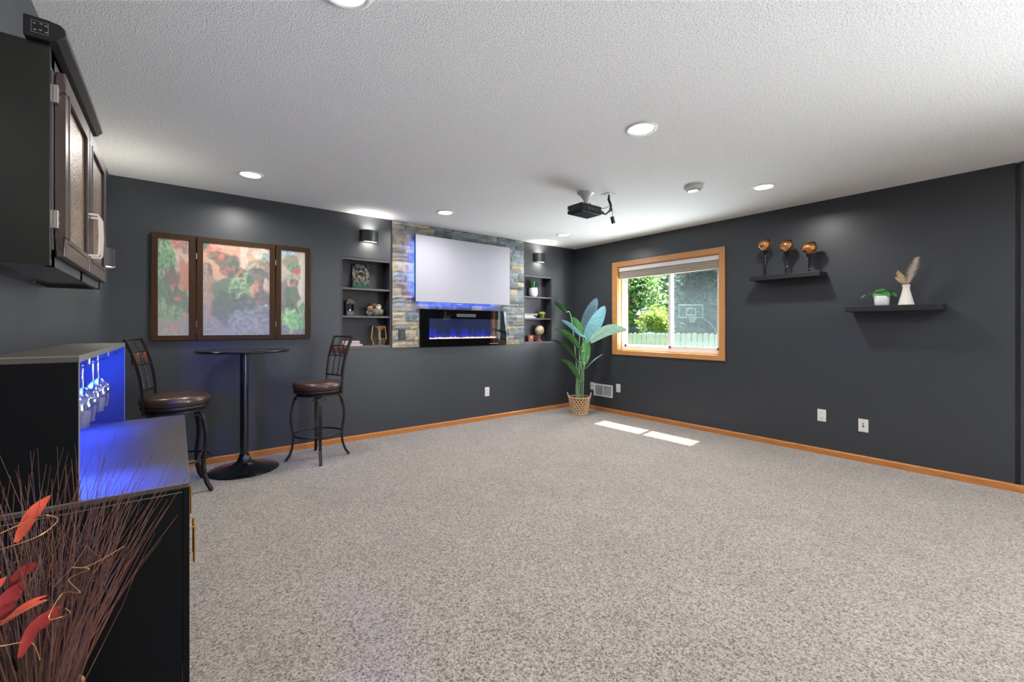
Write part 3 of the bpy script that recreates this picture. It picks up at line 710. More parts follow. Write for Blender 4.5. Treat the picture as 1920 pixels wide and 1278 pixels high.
mid_fn = painter(lambda u, v: '#c9a083' if v > .35 else '#85868f',
    [(.30, .85, .40, .22, '#d5a98c', '#c98e70'), (.61, .90, .07, .22, '#e0d3c0', '#cdbca6'), (.72, .92, .09, .10, '#c9a184', None), (.85, .93, .12, .09, '#d9c8b4', None), (.95, .90, .06, .05, '#8fb0c0', None), (.03, .96, .06, .06, G1, None),
     (.14, .92, .12, .05, '#c06050', '#d58a75'), (.23, .86, .17, .05, '#7d4f4c', '#5f7a58'), (.34, .82, .20, .07, '#3f5a48', '#8a5048'), (.27, .86, .05, .03, '#cf6a62', None), (.44, .79, .08, .05, G3, G1),
     (.9, .78, .2, .10, '#5f7a5a', '#a88878'), (.72, .78, .10, .06, '#8a9a70', '#cfa890'), (.80, .66, .18, .09, '#454748', '#5d6656'), (.55, .69, .14, .05, G1, G2), (.42, .70, .2, .06, '#30453c', '#a0604f'),
     (.05, .68, .09, .09, '#5b4a4a', None), (.03, .45, .06, .30, '#a0897f', None), (.11, .38, .055, .26, '#b5806e', '#9a7a70'), (.30, .45, .18, .20, G1, '#3d5f4a'), (.52, .50, .16, .15, G1, G2), (.70, .60, .06, .05, G1, None),
     (.78, .52, .05, .12, '#b97f63', None), (.88, .55, .05, .09, '#76564c', None), (.94, .56, .04, .10, '#c0b2a8', None), (.90, .42, .16, .09, '#3d4247', '#52585d'), (.36, .27, .24, .20, '#37503f', '#4f5a4e'), (.60, .33, .22, .12, '#34463e', '#4c5a50'),
     (.48, .18, .05, .07, '#8a5a50', None), (.94, .34, .03, .012, '#d9d4cc', None), (.75, .12, .38, .17, '#6c7380', '#8b929e'), (.14, .10, .15, .09, '#7c7a74', '#8f8c86'), (.9, .25, .14, .07, '#59616c', '#747c88')],
    5.1, lambda u, v: .15+.25*(1-v))
right_fn = painter(lambda u, v: '#c4b09f' if v > .3 else '#6f7480',
    [(.2, .97, .35, .06, '#9fc0cf', None), (.45, .86, .35, .09, '#a8897a', '#5f8a60'), (.88, .62, .15, .42, '#ded5c8', '#cfc4b5'), (.5, .80, .3, .05, G2, G1), (.63, .76, .17, .045, '#b8524a', None), (.45, .68, .35, .05, '#6f9a70', '#b9a08e'),
     (.1, .65, .1, .06, '#b8b4ae', None), (.52, .62, .2, .05, '#5c4f4c', '#8a6a60'), (.5, .57, .13, .035, '#b86f5d', None), (.15, .52, .16, .14, '#8a6f6a', '#6b5a58'), (.45, .44, .30, .13, G1, G3), (.42, .38, .10, .015, '#c05a4c', None),
     (.35, .30, .38, .10, '#2f5040', '#4c7058'), (.2, .27, .08, .05, '#b07060', None), (.9, .32, .2, .07, '#4f8a58', '#8fbf8a'), (.35, .17, .36, .13, '#5fae62', '#a8d89a'), (.75, .12, .25, .09, '#4f9a5c', '#7fc080'), (.1, .06, .25, .06, '#6a6f7c', None), (.85, .02, .3, .05, '#6a6f7c', None)],
    9.7, lambda u, v: .18+.10*(1-v))
tp = thing('triptych', (.435, YB, 1.105), 'three panel wood framed picture of a flowery village alley on the back wall', 'picture')
printm = vcol_mat('printed_canvas', .42, coat=.15)
zt0, zt1 = 1.105, 2.015
for (xa, xb, fn, nx) in ((-.175, .124, left_fn, 42), (.132, .738, mid_fn, 90), (.746, 1.050, right_fn, 42)):
    fw, fyy = .044, YB-.034
    mb = MB(); mb.box(xa, fyy, zt0, xb, YB-.002, zt0+fw).box(xa, fyy, zt1-fw, xb, YB-.002, zt1).box(xa, fyy, zt0+fw, xa+fw, YB-.002, zt1-fw).box(xb-fw, fyy, zt0+fw, xb, YB-.002, zt1-fw)
    f = build('picture_frame', mb, M['walnut'], tp, bevel=.004)
    vgrid('printed_scene', xb-xa-2*fw, zt1-zt0-2*fw, nx, 120, fn, printm, f, ((xa+xb)/2, fyy+.014, zt0+fw), thick=.006)
for xh in (.128, .742):
    for zh in (1.225, 1.815): build('hinge', MB().tube([(xh, fyy-.003, zh), (xh, fyy-.003, zh+.052)], .0045, 8), M['chrome'], tp)

# ------------------------------------------------------------------ outlets, switch, vent
def plate_r(yc, zb, zt, w, label, cat, nm, m, inner):
    t = thing(nm, (XR, yc, zb), label, cat)
    build('cover_plate', MB().box(XR-.006, yc-w/2, zb, XR, yc+w/2, zt), m, t, bevel=.002)
    inner(t, yc, (zb+zt)/2); return t
def duplex_r(t, yc, zc):
    for dz in (-.026, .026):
        s = build('socket', MB().lathe([(.017, 0), (.017, .0025), (.016, .003)], (XR-.0085, yc, zc+dz), 16, axis='x'), M['white'], t)
        build('slot', MB().box(XR-.0100, yc-.008, zc+dz-.002, XR-.0083, yc-.005, zc+dz+.008).box(XR-.0100, yc+.005, zc+dz-.002, XR-.0083, yc+.008, zc+dz+.008).box(XR-.0100, yc-.002, zc+dz-.010, XR-.0083, yc+.002, zc+dz-.006), M['slot'], s)
def phone_r(t, yc, zc):
    for dz, r in ((.016, .006), (-.006, .009)): build('jack', MB().lathe([(r, 0), (r, .003)], (XR-.009, yc, zc+dz), 12, axis='x'), M['slot'], t)
    for dz in (-.045, .045): build('screw', MB().lathe([(.003, 0), (.003, .0015)], (XR-.0075, yc, zc+dz), 10, axis='x'), M['nickel'], t)
def rocker_r(t, yc, zc): build('rocker', MB().box(XR-.010, yc-.016, zc-.032, XR-.006, yc+.016, zc+.032), M['white'], t, bevel=.002)
plate_r(1.416, .314, .429, .070, 'white duplex outlet on the right wall under the copper globes shelf', 'outlet', 'wall_outlet', M['white'], duplex_r)
plate_r(1.098, .272, .388, .072, 'white cable and phone plate on the right wall, right of the duplex outlet', 'outlet', 'cable_plate', M['white'], phone_r)
plate_r(3.836, .308, .424, .072, 'white blank switch plate right of the wall vent', 'switch', 'switch_plate', M['white'], rocker_r)
plate_r(4.320, .287, .402, .070, 'beige outlet cover beside the plant, left of the wall vent', 'outlet', 'wall_outlet', M['ivory'], duplex_r)
t = thing('wall_outlet', (3.232, YB, .314), 'white duplex outlet low on the fireplace wall', 'outlet')
build('cover_plate', MB().box(3.197, YB-.006, .312, 3.267, YB, .430), M['white'], t, bevel=.002)
for dz in (-.026, .026):
    s = build('socket', MB().lathe([(.017, 0), (.017, .003)], (3.232, YB-.009, .371+dz), 16, axis='y'), M['white'], t)
    build('slot', MB().box(3.224, YB-.0100, .369+dz, 3.227, YB-.0088, .379+dz).box(3.237, YB-.0100, .369+dz, 3.240, YB-.0088, .379+dz), M['slot'], s)
t = thing('wall_vent', (XR, 4.109, .205), 'white metal air register low on the right wall behind the plant', 'vent')
va, vb, vz0, vz1 = 3.935, 4.283, .212, .392
mb = MB(); e = .022
mb.box(XR-.010, va, vz0, XR, vb, vz0+e).box(XR-.010, va, vz1-e, XR, vb, vz1).box(XR-.010, va, vz0+e, XR, va+e, vz1-e).box(XR-.010, vb-e, vz0+e, XR, vb, vz1-e).box(XR-.010, 4.10, vz0+e, XR, 4.112, vz1-e)
build('frame', mb, M['vent'], t, bevel=.002)
for i in range(10):
    zz = vz0+e+.004+i*.0132
    build('louver', MB().prism([(XR-.008, zz+.009), (XR-.007, zz+.010), (XR-.001, zz+.002), (XR-.002, zz+.001)], va+e, vb-e, 'y'), M['vent'], t)
build('back_plate', MB().box(XR-.001, va+.01, vz0+.01, XR, vb-.01, vz1-.01), mat('vent_shadow_grey', '#8e9196', .6), t)

# ------------------------------------------------------------------ ceiling lights, detector, projector
def downlight_proto():
    t = thing('recessed_light', (0.460, 3.985, HC), '', 'light', 'recessed ceiling lights')
    build('trim_ring', MB().lathe([(.094, 0), (.094, -.004), (.088, -.008), (.078, -.008), (.070, -.003), (.070, 0)], (.460, 3.985, HC), 40, cap=False), mat('white_trim_ring', '#e8e8e6', .4), t, smooth=True)
    build('diffuser', MB().lathe([(.0001, -.0042), (.071, -.0040), (.071, -.0005), (.0001, -.0005)], (.460, 3.985, HC), 40, cap=False), M['lamp'], t)
    return t
LP = [(.460, 3.985, 'recessed ceiling light nearest the triptych, over the pub table'), (2.239, 4.017, 'recessed ceiling light just in front of the stone panel'), (4.006, 4.023, 'recessed ceiling light in the far corner by the right sconce'),
      (4.014, 1.586, 'recessed ceiling light nearest the right wall above the floating shelves'), (2.250, 1.586, 'large looking recessed ceiling light in the upper middle of the view'), (.480, 1.600, 'recessed ceiling light cut off by the top edge of the view'),
      (.470, -.80, 'recessed ceiling light behind the camera on the left'), (2.25, -.80, 'recessed ceiling light behind the camera in the middle'), (4.01, -.80, 'recessed ceiling light behind the camera on the right')]
proto = downlight_proto(); proto['label'] = LP[0][2]
for i, (x, y, lb) in enumerate(LP):
    if i: copy_tree(proto, (x, y, HC), lb)
    light('downlight_beam', 'AREA', (x, y, HC-.012), DOWN_W, (1, .975, .94), (0, 0, -1), shape='DISK', size=.14, spread=math.radians(165))
t = thing('smoke_detector', (3.518, 1.955, HC), 'round white smoke detector between the projector and the right light', 'detector')
build('base', MB().lathe([(.078, 0), (.078, -.020), (.070, -.032), (.060, -.036)], (3.518, 1.955, HC), 36, cap=False), M['vent'], t, smooth=True)
build('grille_ring', MB().lathe([(.060, -.034), (.046, -.030), (.046, -.034)], (3.518, 1.955, HC), 36, cap=False), M['slot'], t)
build('cap', MB().lathe([(.050, -.030), (.048, -.043), (.030, -.047), (.0001, -.048)], (3.518, 1.955, HC), 36, cap=False), M['white'], t, smooth=True)

pj = thing('projector', (2.915, 2.66, 2.237), 'black ceiling mounted projector hanging upside down', 'projector')
build('body', MB().box(2.782, 2.572, 2.241, 3.048, 2.752, 2.318), M['proj'], pj, bevel=.010)
build('bottom_panel', MB().box(2.800, 2.590, 2.237, 3.030, 2.735, 2.242), mat('projector_lid', '#2a3540', .22), pj, bevel=.002)
build('lens', MB().lathe([(.024, 0), (.026, .008), (.018, .010), (.017, .002)], (2.84, 2.752, 2.280), 20, axis='y'), M['gloss'], pj)
mb = MB()
for i in range(9): mb.box(2.7805, 2.60+i*.014, 2.262, 2.7825, 2.607+i*.014, 2.300)
build('side_vent', mb, M['slot'], pj)
build('status_light', MB().box(2.7800, 2.735, 2.272, 2.7822, 2.741, 2.278), emit_mat('white_status', '#ffffff', 2), pj)
mb = MB()
for i in range(3): mb.box(2.86+i*.05, 2.5705, 2.268, 2.895+i*.05, 2.5725, 2.288)
build('port', mb, M['slot'], pj)
build('ceiling_mount', MB().lathe([(.020, -.118), (.020, -.07), (.030, -.055), (.055, -.02), (.075, -.006), (.075, 0)], (2.925, 2.655, HC), 28), M['vent'], pj, smooth=True)
for dx, dy in ((.07, .05), (-.07, .05), (.0, -.06)): build('mount_arm', MB().tube([(2.925, 2.655, 2.335), (2.925+dx, 2.655+dy, 2.330), (2.925+dx, 2.655+dy, 2.316)], .006, 6), M['vent'], pj)
t = thing('cable_bundle', (3.115, 2.545, HC), 'tangle of black projector cables dropping from a white ceiling plate', 'cable')
build('ceiling_plate', MB().box(3.065, 2.50, HC-.005, 3.165, 2.60, HC), M['vent'], t, bevel=.002)
random.seed(5); mb = MB()
for i in range(5):
    j = lambda s: random.uniform(-s, s)
    mb.tube([(3.110+j(.008), 2.545, HC-.004), (3.112+j(.01), 2.545+j(.01), HC-.05), (3.135+j(.014), 2.54+j(.01), HC-.10), (3.128+j(.016), 2.545+j(.01), HC-.15), (3.090+j(.012), 2.57, HC-.185), (3.052, 2.60+j(.03), HC-.17+j(.02))], .0042, 6)
mb.tube([(3.052, 2.585, 2.305), (3.09, 2.57, 2.312), (3.12, 2.55, 2.33)], .003, 6)
build('cable', mb, M['black'], t, smooth=True)
build('power_adapter', MB().box(-.014, -.012, -.032, .014, .012, .032).xf(Matrix.Translation((3.150, 2.53, 2.205)) @ Matrix.Rotation(-.35, 4, 'Y')), M['proj'], t, bevel=.003)
build('adapter_cord', MB().tube([(3.142, 2.53, 2.235), (3.15, 2.53, 2.28), (3.140, 2.54, 2.34)], .0025, 6), M['black'], t)

# ------------------------------------------------------------------ floating shelves on the right wall and their things
for (ya, yb2, zb, zt, nm) in ((1.372, 1.990, 1.700, 1.745, 'black floating shelf carrying three copper globes'), (.565, 1.180, 1.356, 1.404, 'black floating shelf carrying the small plant and white vase')):
    build('floating_shelf', MB().box(XR-.215, ya, zb, XR-.001, yb2, zt), M['shelf'], bevel=.002, label=nm, cat='shelf', group='black floating shelves')
def crackle():
    m = mat('copper_mercury_glass', '#c9702c', .16, metal=.75, coat=.6, bump=.5, bscale=50, bdist=.004); nt = m.node_tree; b = nt.nodes['Principled BSDF']
    tc = nt.nodes.new('ShaderNodeTexCoord'); n = nt.nodes.new('ShaderNodeTexNoise'); n.inputs['Scale'].default_value = 26; n.inputs['Detail'].default_value = 4; n.inputs['Distortion'].default_value = 1.5
    nt.links.new(tc.outputs['Object'], n.inputs['Vector']); sep = nt.nodes.new('ShaderNodeSeparateXYZ'); nt.links.new(tc.outputs['Generated'], sep.inputs[0])
    r = nt.nodes.new('ShaderNodeValToRGB'); e = r.color_ramp.elements; e[0].position = .32; e[0].color = (*lin('#7a2d12'), 1); e[1].position = .66; e[1].color = (*lin('#f0b069'), 1)
    nt.links.new(n.outputs['Fac'], r.inputs[0])
    r2 = nt.nodes.new('ShaderNodeValToRGB'); e2 = r2.color_ramp.elements; e2[0].position = .62; e2[0].color = (1, 1, 1, 1); e2[1].position = .95; e2[1].color = (.07, .05, .06, 1)
    nt.links.new(sep.outputs['Z'], r2.inputs[0])
    mx = nt.nodes.new('ShaderNodeMix'); mx.data_type = 'RGBA'; mx.blend_type = 'MULTIPLY'; mx.inputs[0].default_value = 1
    nt.links.new(r.outputs[0], mx.inputs[6]); nt.links.new(r2.outputs[0], mx.inputs[7]); nt.links.new(mx.outputs[2], b.inputs['Base Color']); return m
CR = crackle(); IR2 = mat('twisted_black_iron', '#191b1c', .35, metal=.5)
def goblet(y, htot, r, lb):
    x, z = 4.735, 1.745
    t = thing('candle_goblet', (x, y, z), lb, 'candle holder', 'copper crackle glass goblets on the floating shelf')
    gb = htot-.118                                     # bottom of the glass
    build('foot', MB().lathe([(.040, 0), (.040, .004), (.014, .010), (.008, .02)], (x, y, z), 20), IR2, t, smooth=True)
    mb = MB()
    for ph in (0, 2.1, 4.2):
        mb.tube([(x+(.006+.010*max(0, k/14-.7))*math.cos(ph+k*.9), y+(.006+.010*max(0, k/14-.7))*math.sin(ph+k*.9), z+.008+(gb-.03)*k/14) for k in range(15)], .0055, 6)
    build('twisted_stem', mb, IR2, t, smooth=True)
    build('cup', MB().lathe([(.010, gb-.030), (.024, gb-.012), (.026, gb+.006), (.020, gb+.008)], (x, y, z), 20), IR2, t, smooth=True)
    prof = [(.018, gb), (.024, gb+.010), (r*.78, gb+.030), (r, gb+.055), (r*.97, gb+.072), (r*.86, gb+.090), (r*.70, gb+.108)]
    prof2 = prof+[(r*.66, gb+.106), (r*.8, gb+.088), (r*.9, gb+.07)]
    mb = MB().lathe(prof2, (x, y, z), 32, cap=False)
    mb.v = [(vx, vy, vz+(.16*(-(vy-y)) if vz > z+gb+.09 else 0)) for vx, vy, vz in mb.v]    # slanted rim
    build('glass_bowl', mb, CR, t, smooth=True)
goblet(1.861, .372, .062, 'tallest copper crackle glass goblet on a twisted black stem, left on the shelf')
goblet(1.664, .335, .063, 'middle copper crackle glass goblet on a twisted black stem')
goblet(1.468, .285, .065, 'shortest copper crackle glass goblet on a twisted black stem, right on the shelf')

t = thing('potted_plant', (4.74, .938, 1.404), 'small round leaved green plant in a low white pot on the floating shelf', 'plant')
x, y, z = 4.74, .938, 1.404
build('pot', MB().lathe([(.040, 0), (.049, .010), (.052, .078), (.050, .082), (.045, .082), (.044, .070)], (x, y, z), 28), M['pot_white'], t, smooth=True)
build('soil', MB().lathe([(.0445, .066), (.0445, .070)], (x, y, z), 20), M['soil'], t)
random.seed(2)
def round_leaf(c, r, nrm, m, t, stem0):
    c = Vector(c); nrm = Vector(nrm).normalized(); a = nrm.cross(Vector((.3, 1, .1))).normalized(); b = nrm.cross(a)
    vs = [c]; N = 14
    for i in range(N):
        th = 2*math.pi*i/N; rr = r*(1 if i else .8); vs.append(c+a*rr*math.cos(th)*1.15+b*rr*math.sin(th)-nrm*r*.18)
    vs2 = [v-nrm*.0015 for v in vs]
    mb = MB().add(vs, [(0, i+1, (i+1) % N+1) for i in range(N)]).add(vs2, [(0, (i+1) % N+1, i+1) for i in range(N)])
    lf = build('leaf', mb, m, t, smooth=True)
    build('stalk', MB().tube([stem0, (Vector(stem0)+c)/2+Vector((0, 0, .012)), c-nrm*.002], .0016, 5), M['stem'], lf)
for dx, dy, dz, r, nn in [(-.01, .012, .135, .034, (-.5, .1, 1)), (.0, .045, .115, .024, (-.6, .5, 1)), (-.02, -.020, .115, .028, (-.8, -.5, .8)), (-.03, .03, .100, .028, (-1, .2, .7)), (-.02, -.05, .100, .026, (-.7, -.7, .6)), (.01, -.065, .125, .022, (-.4, -.6, .9)),
                           (-.04, -.01, .095, .024, (-1, -.2, .6)), (-.02, .125, .088, .024, (-.5, .6, .7)), (-.02, .075, .10, .016, (-.5, .4, .8)), (-.01, -.09, .092, .024, (-.4, -.8, .6)), (.02, .02, .12, .026, (.3, .2, 1)), (.03, -.03, .11, .025, (.4, -.3, 1))]:
    round_leaf((x+dx, y+dy, z+dz), r, nn, M['lf'] if r > .023 else M['lf_d'], t, (x+dx*.2, y+dy*.2, z+.07))

t = thing('vase', (4.74, .783, 1.404), 'white tapered ceramic vase on the floating shelf', 'vase')
x, y, z = 4.74, .783, 1.404
n = 36; vs = []; prof = [(.050, 0), (.050, .004), (.026, .112), (.022, .135), (.024, .160), (.027, .168), (.023, .168), (.020, .15)]
for r, h in prof:
    for i in range(n):
        a = 2*math.pi*i/n; rr = r*(1+(.025 if i % 2 else 0)); vs.append((x+rr*math.cos(a), y+rr*math.sin(a), z+h))
fs = [(k*n+i, k*n+(i+1) % n, (k+1)*n+(i+1) % n, (k+1)*n+i) for k in range(len(prof)-1) for i in range(n)]+[tuple(range(n-1, -1, -1))]
build('vase_body', MB().add(vs, fs), M['vase_white'], t)
t = thing('dried_bouquet', (4.74, .783, 1.50), 'dried pampas plume and tan seed heads standing in the white vase', 'dried flowers')
random.seed(8); PM = mat('pampas_cream', '#f0e6da', .9); TM = mat('dried_tan', '#b09a78', .8, var=.2, vscale=60)
build('stem', MB().tube([(x, y, 1.50), (x-.005, y-.005, 1.58), (x-.01, y-.055, 1.74)], .002, 5), TM, t)
mb = MB()
P0 = Vector((x-.002, y-.008, 1.575)); P1 = Vector((x-.015, y-.062, 1.765))
for i in range(620):
    s = random.random(); c = P0.lerp(P1, s); wdt = .046*math.sin(math.pi*(.12+.80*s))**.7
    a = random.uniform(0, 2*math.pi); d = Vector((math.cos(a), math.sin(a), 0))*wdt + (P1-P0).normalized()*random.uniform(.015, .04)
    q = c+d; w = Vector((-math.sin(a), math.cos(a), 0))*.0018
    mb.add([c-w, c+w, q], [(0, 1, 2)])
build('pampas_plume', mb, PM, t, kind='stuff', fix=False)
fan = []
for i in range(9):
    a = (i-4)/4; tip = Vector((x-.015, y+.052+a*.028-.010*abs(a), 1.700-.045*abs(a)-.02*(a > .5))); b0 = Vector((x, y+.006, 1.572))
    build('seed_pod', strap_leaf(b0, tip, .018, -.02, 6, side=(0, 1, .1), fold=.3), TM, t)
build('seed_pod', strap_leaf((x, y+.006, 1.575), (x-.02, y+.085, 1.592), .012, .05, 5), TM, t)
build('seed_pod', strap_leaf((x, y-.006, 1.572), (x-.02, y-.060, 1.598), .008, .05, 5), TM, t)

# ------------------------------------------------------------------ pub table
tb = thing('pub_table', (.45, 4.31, 0), 'tall round black pub table with trumpet base between the stools', 'table')
x, y = .45, 4.31
build('tabletop', MB().lathe([(.335, 1.006), (.345, 1.012), (.346, 1.020), (.342, 1.026)], (x, y, 0), 64), M['table'], tb, smooth=True)
build('mounting_plate', MB().lathe([(.032, .985), (.09, 1.0), (.09, 1.006)], (x, y, 0), 32), M['table'], tb, smooth=True)
build('pole', MB().lathe([(.034, .06), (.032, .10), (.031, .985)], (x, y, 0), 32), M['table'], tb, smooth=True)
build('base', MB().lathe([(.262, 0), (.266, .006), (.258, .014), (.16, .030), (.09, .052), (.055, .080), (.040, .115), (.036, .135)], (x, y, 0), 64), M['table'], tb, smooth=True)
for a in (2.4, 4.3): build('screw', MB().lathe([(.006, 0), (.006, .004)], (x+.07*math.cos(a), y+.07*math.sin(a), .996), 8), M['nickel'], tb)

# ------------------------------------------------------------------ bar stools
def make_stool(loc, rz, base_rot, label):
    """faces local +x; base_rot turns the leg frame under the swivel seat"""
    t = thing('bar_stool', loc, label, 'stool', 'brown leather swivel bar stools', rz=rz)
    build('seat_cushion', MB().lathe([(.190, .640), (.206, .650), (.216, .672), (.214, .694), (.202, .712), (.170, .722), (.100, .728), (.0001, .730)], (0, 0, 0), 48, cap=True), M['leather'], t, smooth=True, local=True)
    build('seat_rim', MB().lathe([(.190, .618), (.205, .622), (.209, .634), (.205, .644), (.188, .646)], (0, 0, 0), 48), M['iron'], t, smooth=True, local=True)
    build('swivel_plate', MB().lathe([(.175, .592), (.182, .596), (.182, .610), (.175, .616), (.06, .618), (.06, .592)], (0, 0, 0), 40, cap=False), M['iron'], t, smooth=True, local=True)
    R = Matrix.Rotation(base_rot, 4, 'Z')
    prof = [(.168, .600), (.190, .575), (.212, .52), (.226, .44), (.228, .38), (.220, .31), (.208, .25), (.206, .19), (.216, .12), (.238, .055), (.268, .012)]
    for k in range(4):
        a = math.pi/2*k
        mb = MB().tube([(r*math.cos(a), r*math.sin(a), z) for r, z in prof], [.0185]*len(prof), 4, flat=.75, up=(math.cos(a), math.sin(a), 0)).xf(R)
        lg = build('leg', mb, M['iron'], t, local=True)
        foot = MB().sphere((.268*math.cos(a), .268*math.sin(a), .010), .015, 10, 6, (1, 1, .66)).xf(R)
        build('foot_cap', foot, M['nickel'] if k == 1 else M['iron'], lg, local=True, smooth=True)
        for s in (-1, 1):
            tx, ty = -math.sin(a)*s, math.cos(a)*s
            c = [( .205, 0, .50), (.200, .012, .54), (.192, .030, .572), (.186, .048, .580), (.186, .058, .572), (.187, .054, .564)]
            mb = MB().tube([(r*math.cos(a)+tx*q, r*math.sin(a)+ty*q, z) for r, q, z in c], .0055, 6).xf(R)
            build('scroll_bracket', mb, M['iron'], lg, local=True, smooth=True)
    build('foot_ring', MB().tube([(.205*math.cos(2*math.pi*i/48), .205*math.sin(2*math.pi*i/48), .235) for i in range(49)], .0085, 8, cap=False), M['iron'], t, smooth=True, local=True)
    # back
    def bx(z): return -.180-.02*((z-.62)/.5)-.085*max(0, (z-.72)/.42)**2
    zs = [.600, .66, .72, .80, .88, .96, 1.04, 1.10, 1.135]
    hw = lambda z: .158+.022*max(0, (z-.7)/.43)
    curve = lambda y, z: bx(z)+.030*(y/.165)**2        # the back bows backwards in plan
    for s in (-1, 1):
        build('back_post', MB().tube([(curve(s*hw(z), z), s*hw(z), z) for z in zs], .0115, 4), M['iron'], t, local=True)
        build('post_bracket', MB().tube([(-.150, s*.10, .612), (curve(s*hw(.62), .62), s*hw(.62), .616)], .009, 6), M['iron'], t, local=True)
    for z, r in ((1.130, .0085), (1.040, .006), (.945, .006), (.760, .008)):
        build('back_rail', MB().tube([(curve(hw(z)*(-1+i/5), z), hw(z)*(-1+i/5), z) for i in range(11)], r, 6), M['iron'], t, local=True)
    for k in (-1, 0, 1):
        yk = k*.085
        build('spindle', MB().tube([(curve(yk, z), yk*(1+.12*max(0, (z-.7)/.43)), z) for z in (.76, .85, .945, 1.04, 1.09, 1.130)], .0048, 6), M['iron'], t, local=True)
    for k in range(4):
        yk = (-1.5+k)*.088; z = .992; w, h = .034, .043
        ctr = Vector((curve(yk, z)-.002, yk, z))
        pts = [(0, h), (w*.8, h*.55), (w, 0), (w*.8, -h*.55), (0, -h), (-w*.8, -h*.55), (-w, 0), (-w*.8, h*.55)] 
        vs = [(ctr.x-.004, ctr.y+p[0], ctr.z+p[1]) for p in pts]+[(ctr.x+.004, ctr.y+p[0], ctr.z+p[1]) for p in pts]
        mb = MB().add(vs, [tuple(range(8)), tuple(range(15, 7, -1))]+[(i, (i+1) % 8, (i+1) % 8+8, i+8) for i in range(8)])
        build('medallion', mb, M['medal'], t, local=True)
    return t
make_stool((-.010, 4.065, 0), math.radians(-11), math.radians(62), 'brown leather bar stool left of the pub table, partly hidden by the bar unit')
make_stool((1.033, 4.267, 0), math.radians(190), math.radians(81-190+0), 'brown leather bar stool right of the pub table')

# ------------------------------------------------------------------ bar unit with counter, hutch and blue light
bu = thing('bar_unit', (-.2, 2.4, 0), 'black two level bar cabinet with a blue lit hutch at left', 'cabinet')
Yn, Yf, Xc, Xh, Zc, Zh = 1.728, 3.085, .030, -.224, .718, 1.134; XW = XL+.004
build('countertop', MB().box(XW, Yn-.002, Zc-.016, Xc, Yf, Zc), M['unit_top'], bu, bevel=.001)
build('edge_band', MB().box(XW, Yn-.003, Zc-.003, Xc+.001, Yn-.002, Zc+.0005).box(Xc, Yn-.003, Zc-.003, Xc+.001, Yf, Zc+.0005), M['unit_edge'], bu)
build('side_panel', MB().box(XW, Yn, 0, Xc-.018, Yn+.016, Zc-.016), M['unit'], bu)
build('side_panel', MB().box(XW, Yf-.016, 0, Xc-.018, Yf, Zc-.016), M['unit'], bu)
build('back_panel', MB().box(XW, Yn+.016, 0, XW+.006, Yf-.016, Zc-.016), M['unit'], bu)
build('bottom_panel', MB().box(XW+.006, Yn+.016, .05, Xc-.018, Yf-.016, .066), M['unit'], bu)
build('side_trim', MB().box(XW, Yn-.0012, Zc-.030, Xc-.018, Yn, Zc-.028), M['unit_edge'], bu)
for k, (ya, yb2) in enumerate(((Yn, 2.178), (2.182, 2.630), (2.634, Yf))):
    d = build('door', MB().box(Xc-.017, ya+.002, .06, Xc, yb2, Zc-.018), M['unit'], bu, bevel=.001)
    yh = (2.13, 2.67, 2.70)[k] if k else 2.13
    if k == 1: yh = 2.23
    mb = MB().tube([(Xc, yh, .42), (Xc+.022, yh, .42), (Xc+.022, yh, .28), (Xc, yh, .28)], .005, 6)
    build('pull', mb, M['brass'], d, smooth=True)
# brass pulls seen past the near corner of the unit
build('hutch_top', MB().box(XW, Yn-.002, Zh-.018, Xh+.001, Yf+.001, Zh), mat('hutch_top_board', '#4c483f', .35), bu, bevel=.001)
build('edge_band', MB().box(XW, Yn-.003, Zh-.003, Xh+.002, Yn-.002, Zh+.0004).box(Xh+.001, Yn-.003, Zh-.019, Xh+.002, Yf, Zh+.0004), M['unit_edge'], bu)
build('hutch_side', MB().box(XW, Yn, Zc, Xh, Yn+.016, Zh-.018), M['unit'], bu)
build('edge_band', MB().box(Xh, Yn, Zc, Xh+.001, Yn+.016, Zh-.018), M['unit_edge'], bu)
build('hutch_side', MB().box(XW, Yf-.016, Zc, Xh, Yf, Zh-.018), mat('unit_inner', '#20222a', .5, spec=.2), bu)
build('edge_band', MB().box(Xh, Yf-.016, Zc, Xh+.001, Yf, Zh-.018), M['unit_edge'], bu)
build('hutch_back', MB().box(XW, Yn+.016, Zc, XW+.006, Yf-.016, Zh-.018), mat('unit_inner_back', '#3a3c44', .45), bu)
ls = build('led_strip', MB().box(XW+.03, Yn+.05, Zh-.022, XW+.040, Yf-.05, Zh-.018), M['led'], bu)
light('hutch_led', 'AREA', (-.33, 2.37, Zh-.040), 18, (.02, .07, 1), (0, 0, -1), shape='RECTANGLE', size=.14, size_y=1.1, spread=math.radians(74))
light('hutch_led_near', 'AREA', (-.31, 1.88, Zh-.040), 12, (.03, .09, 1), (.10, -.1, -1), shape='RECTANGLE', size=.10, size_y=.22, spread=math.radians(76))
light('hutch_led_far', 'AREA', (-.33, 2.62, Zh-.10), 7, (.02, .07, 1), (-.1, 1, -.35), shape='RECTANGLE', size=.10, size_y=.06, spread=math.radians(120))
rk = thing('glass_rack', (-.30, 2.45, Zh-.05), 'chrome wire stemware rack under the hutch top of the bar unit', 'rack')
for xr in (-.245, -.285, -.335, -.375):
    build('wire', MB().tube([(xr, 2.96, Zh-.018), (xr, 2.965, Zh-.036), (xr, 2.90, Zh-.048), (xr, 1.90, Zh-.048), (xr, 1.80, Zh-.046), (xr, 1.795, Zh-.018)], .0022, 6), M['chrome'], rk, smooth=True)
for yy2 in (2.1, 2.3, 2.62):
    for xr in (-.245, -.335): build('hanger', MB().tube([(xr, yy2, Zh-.018), (xr, yy2, Zh-.048)], .0022, 6), M['chrome'], rk)
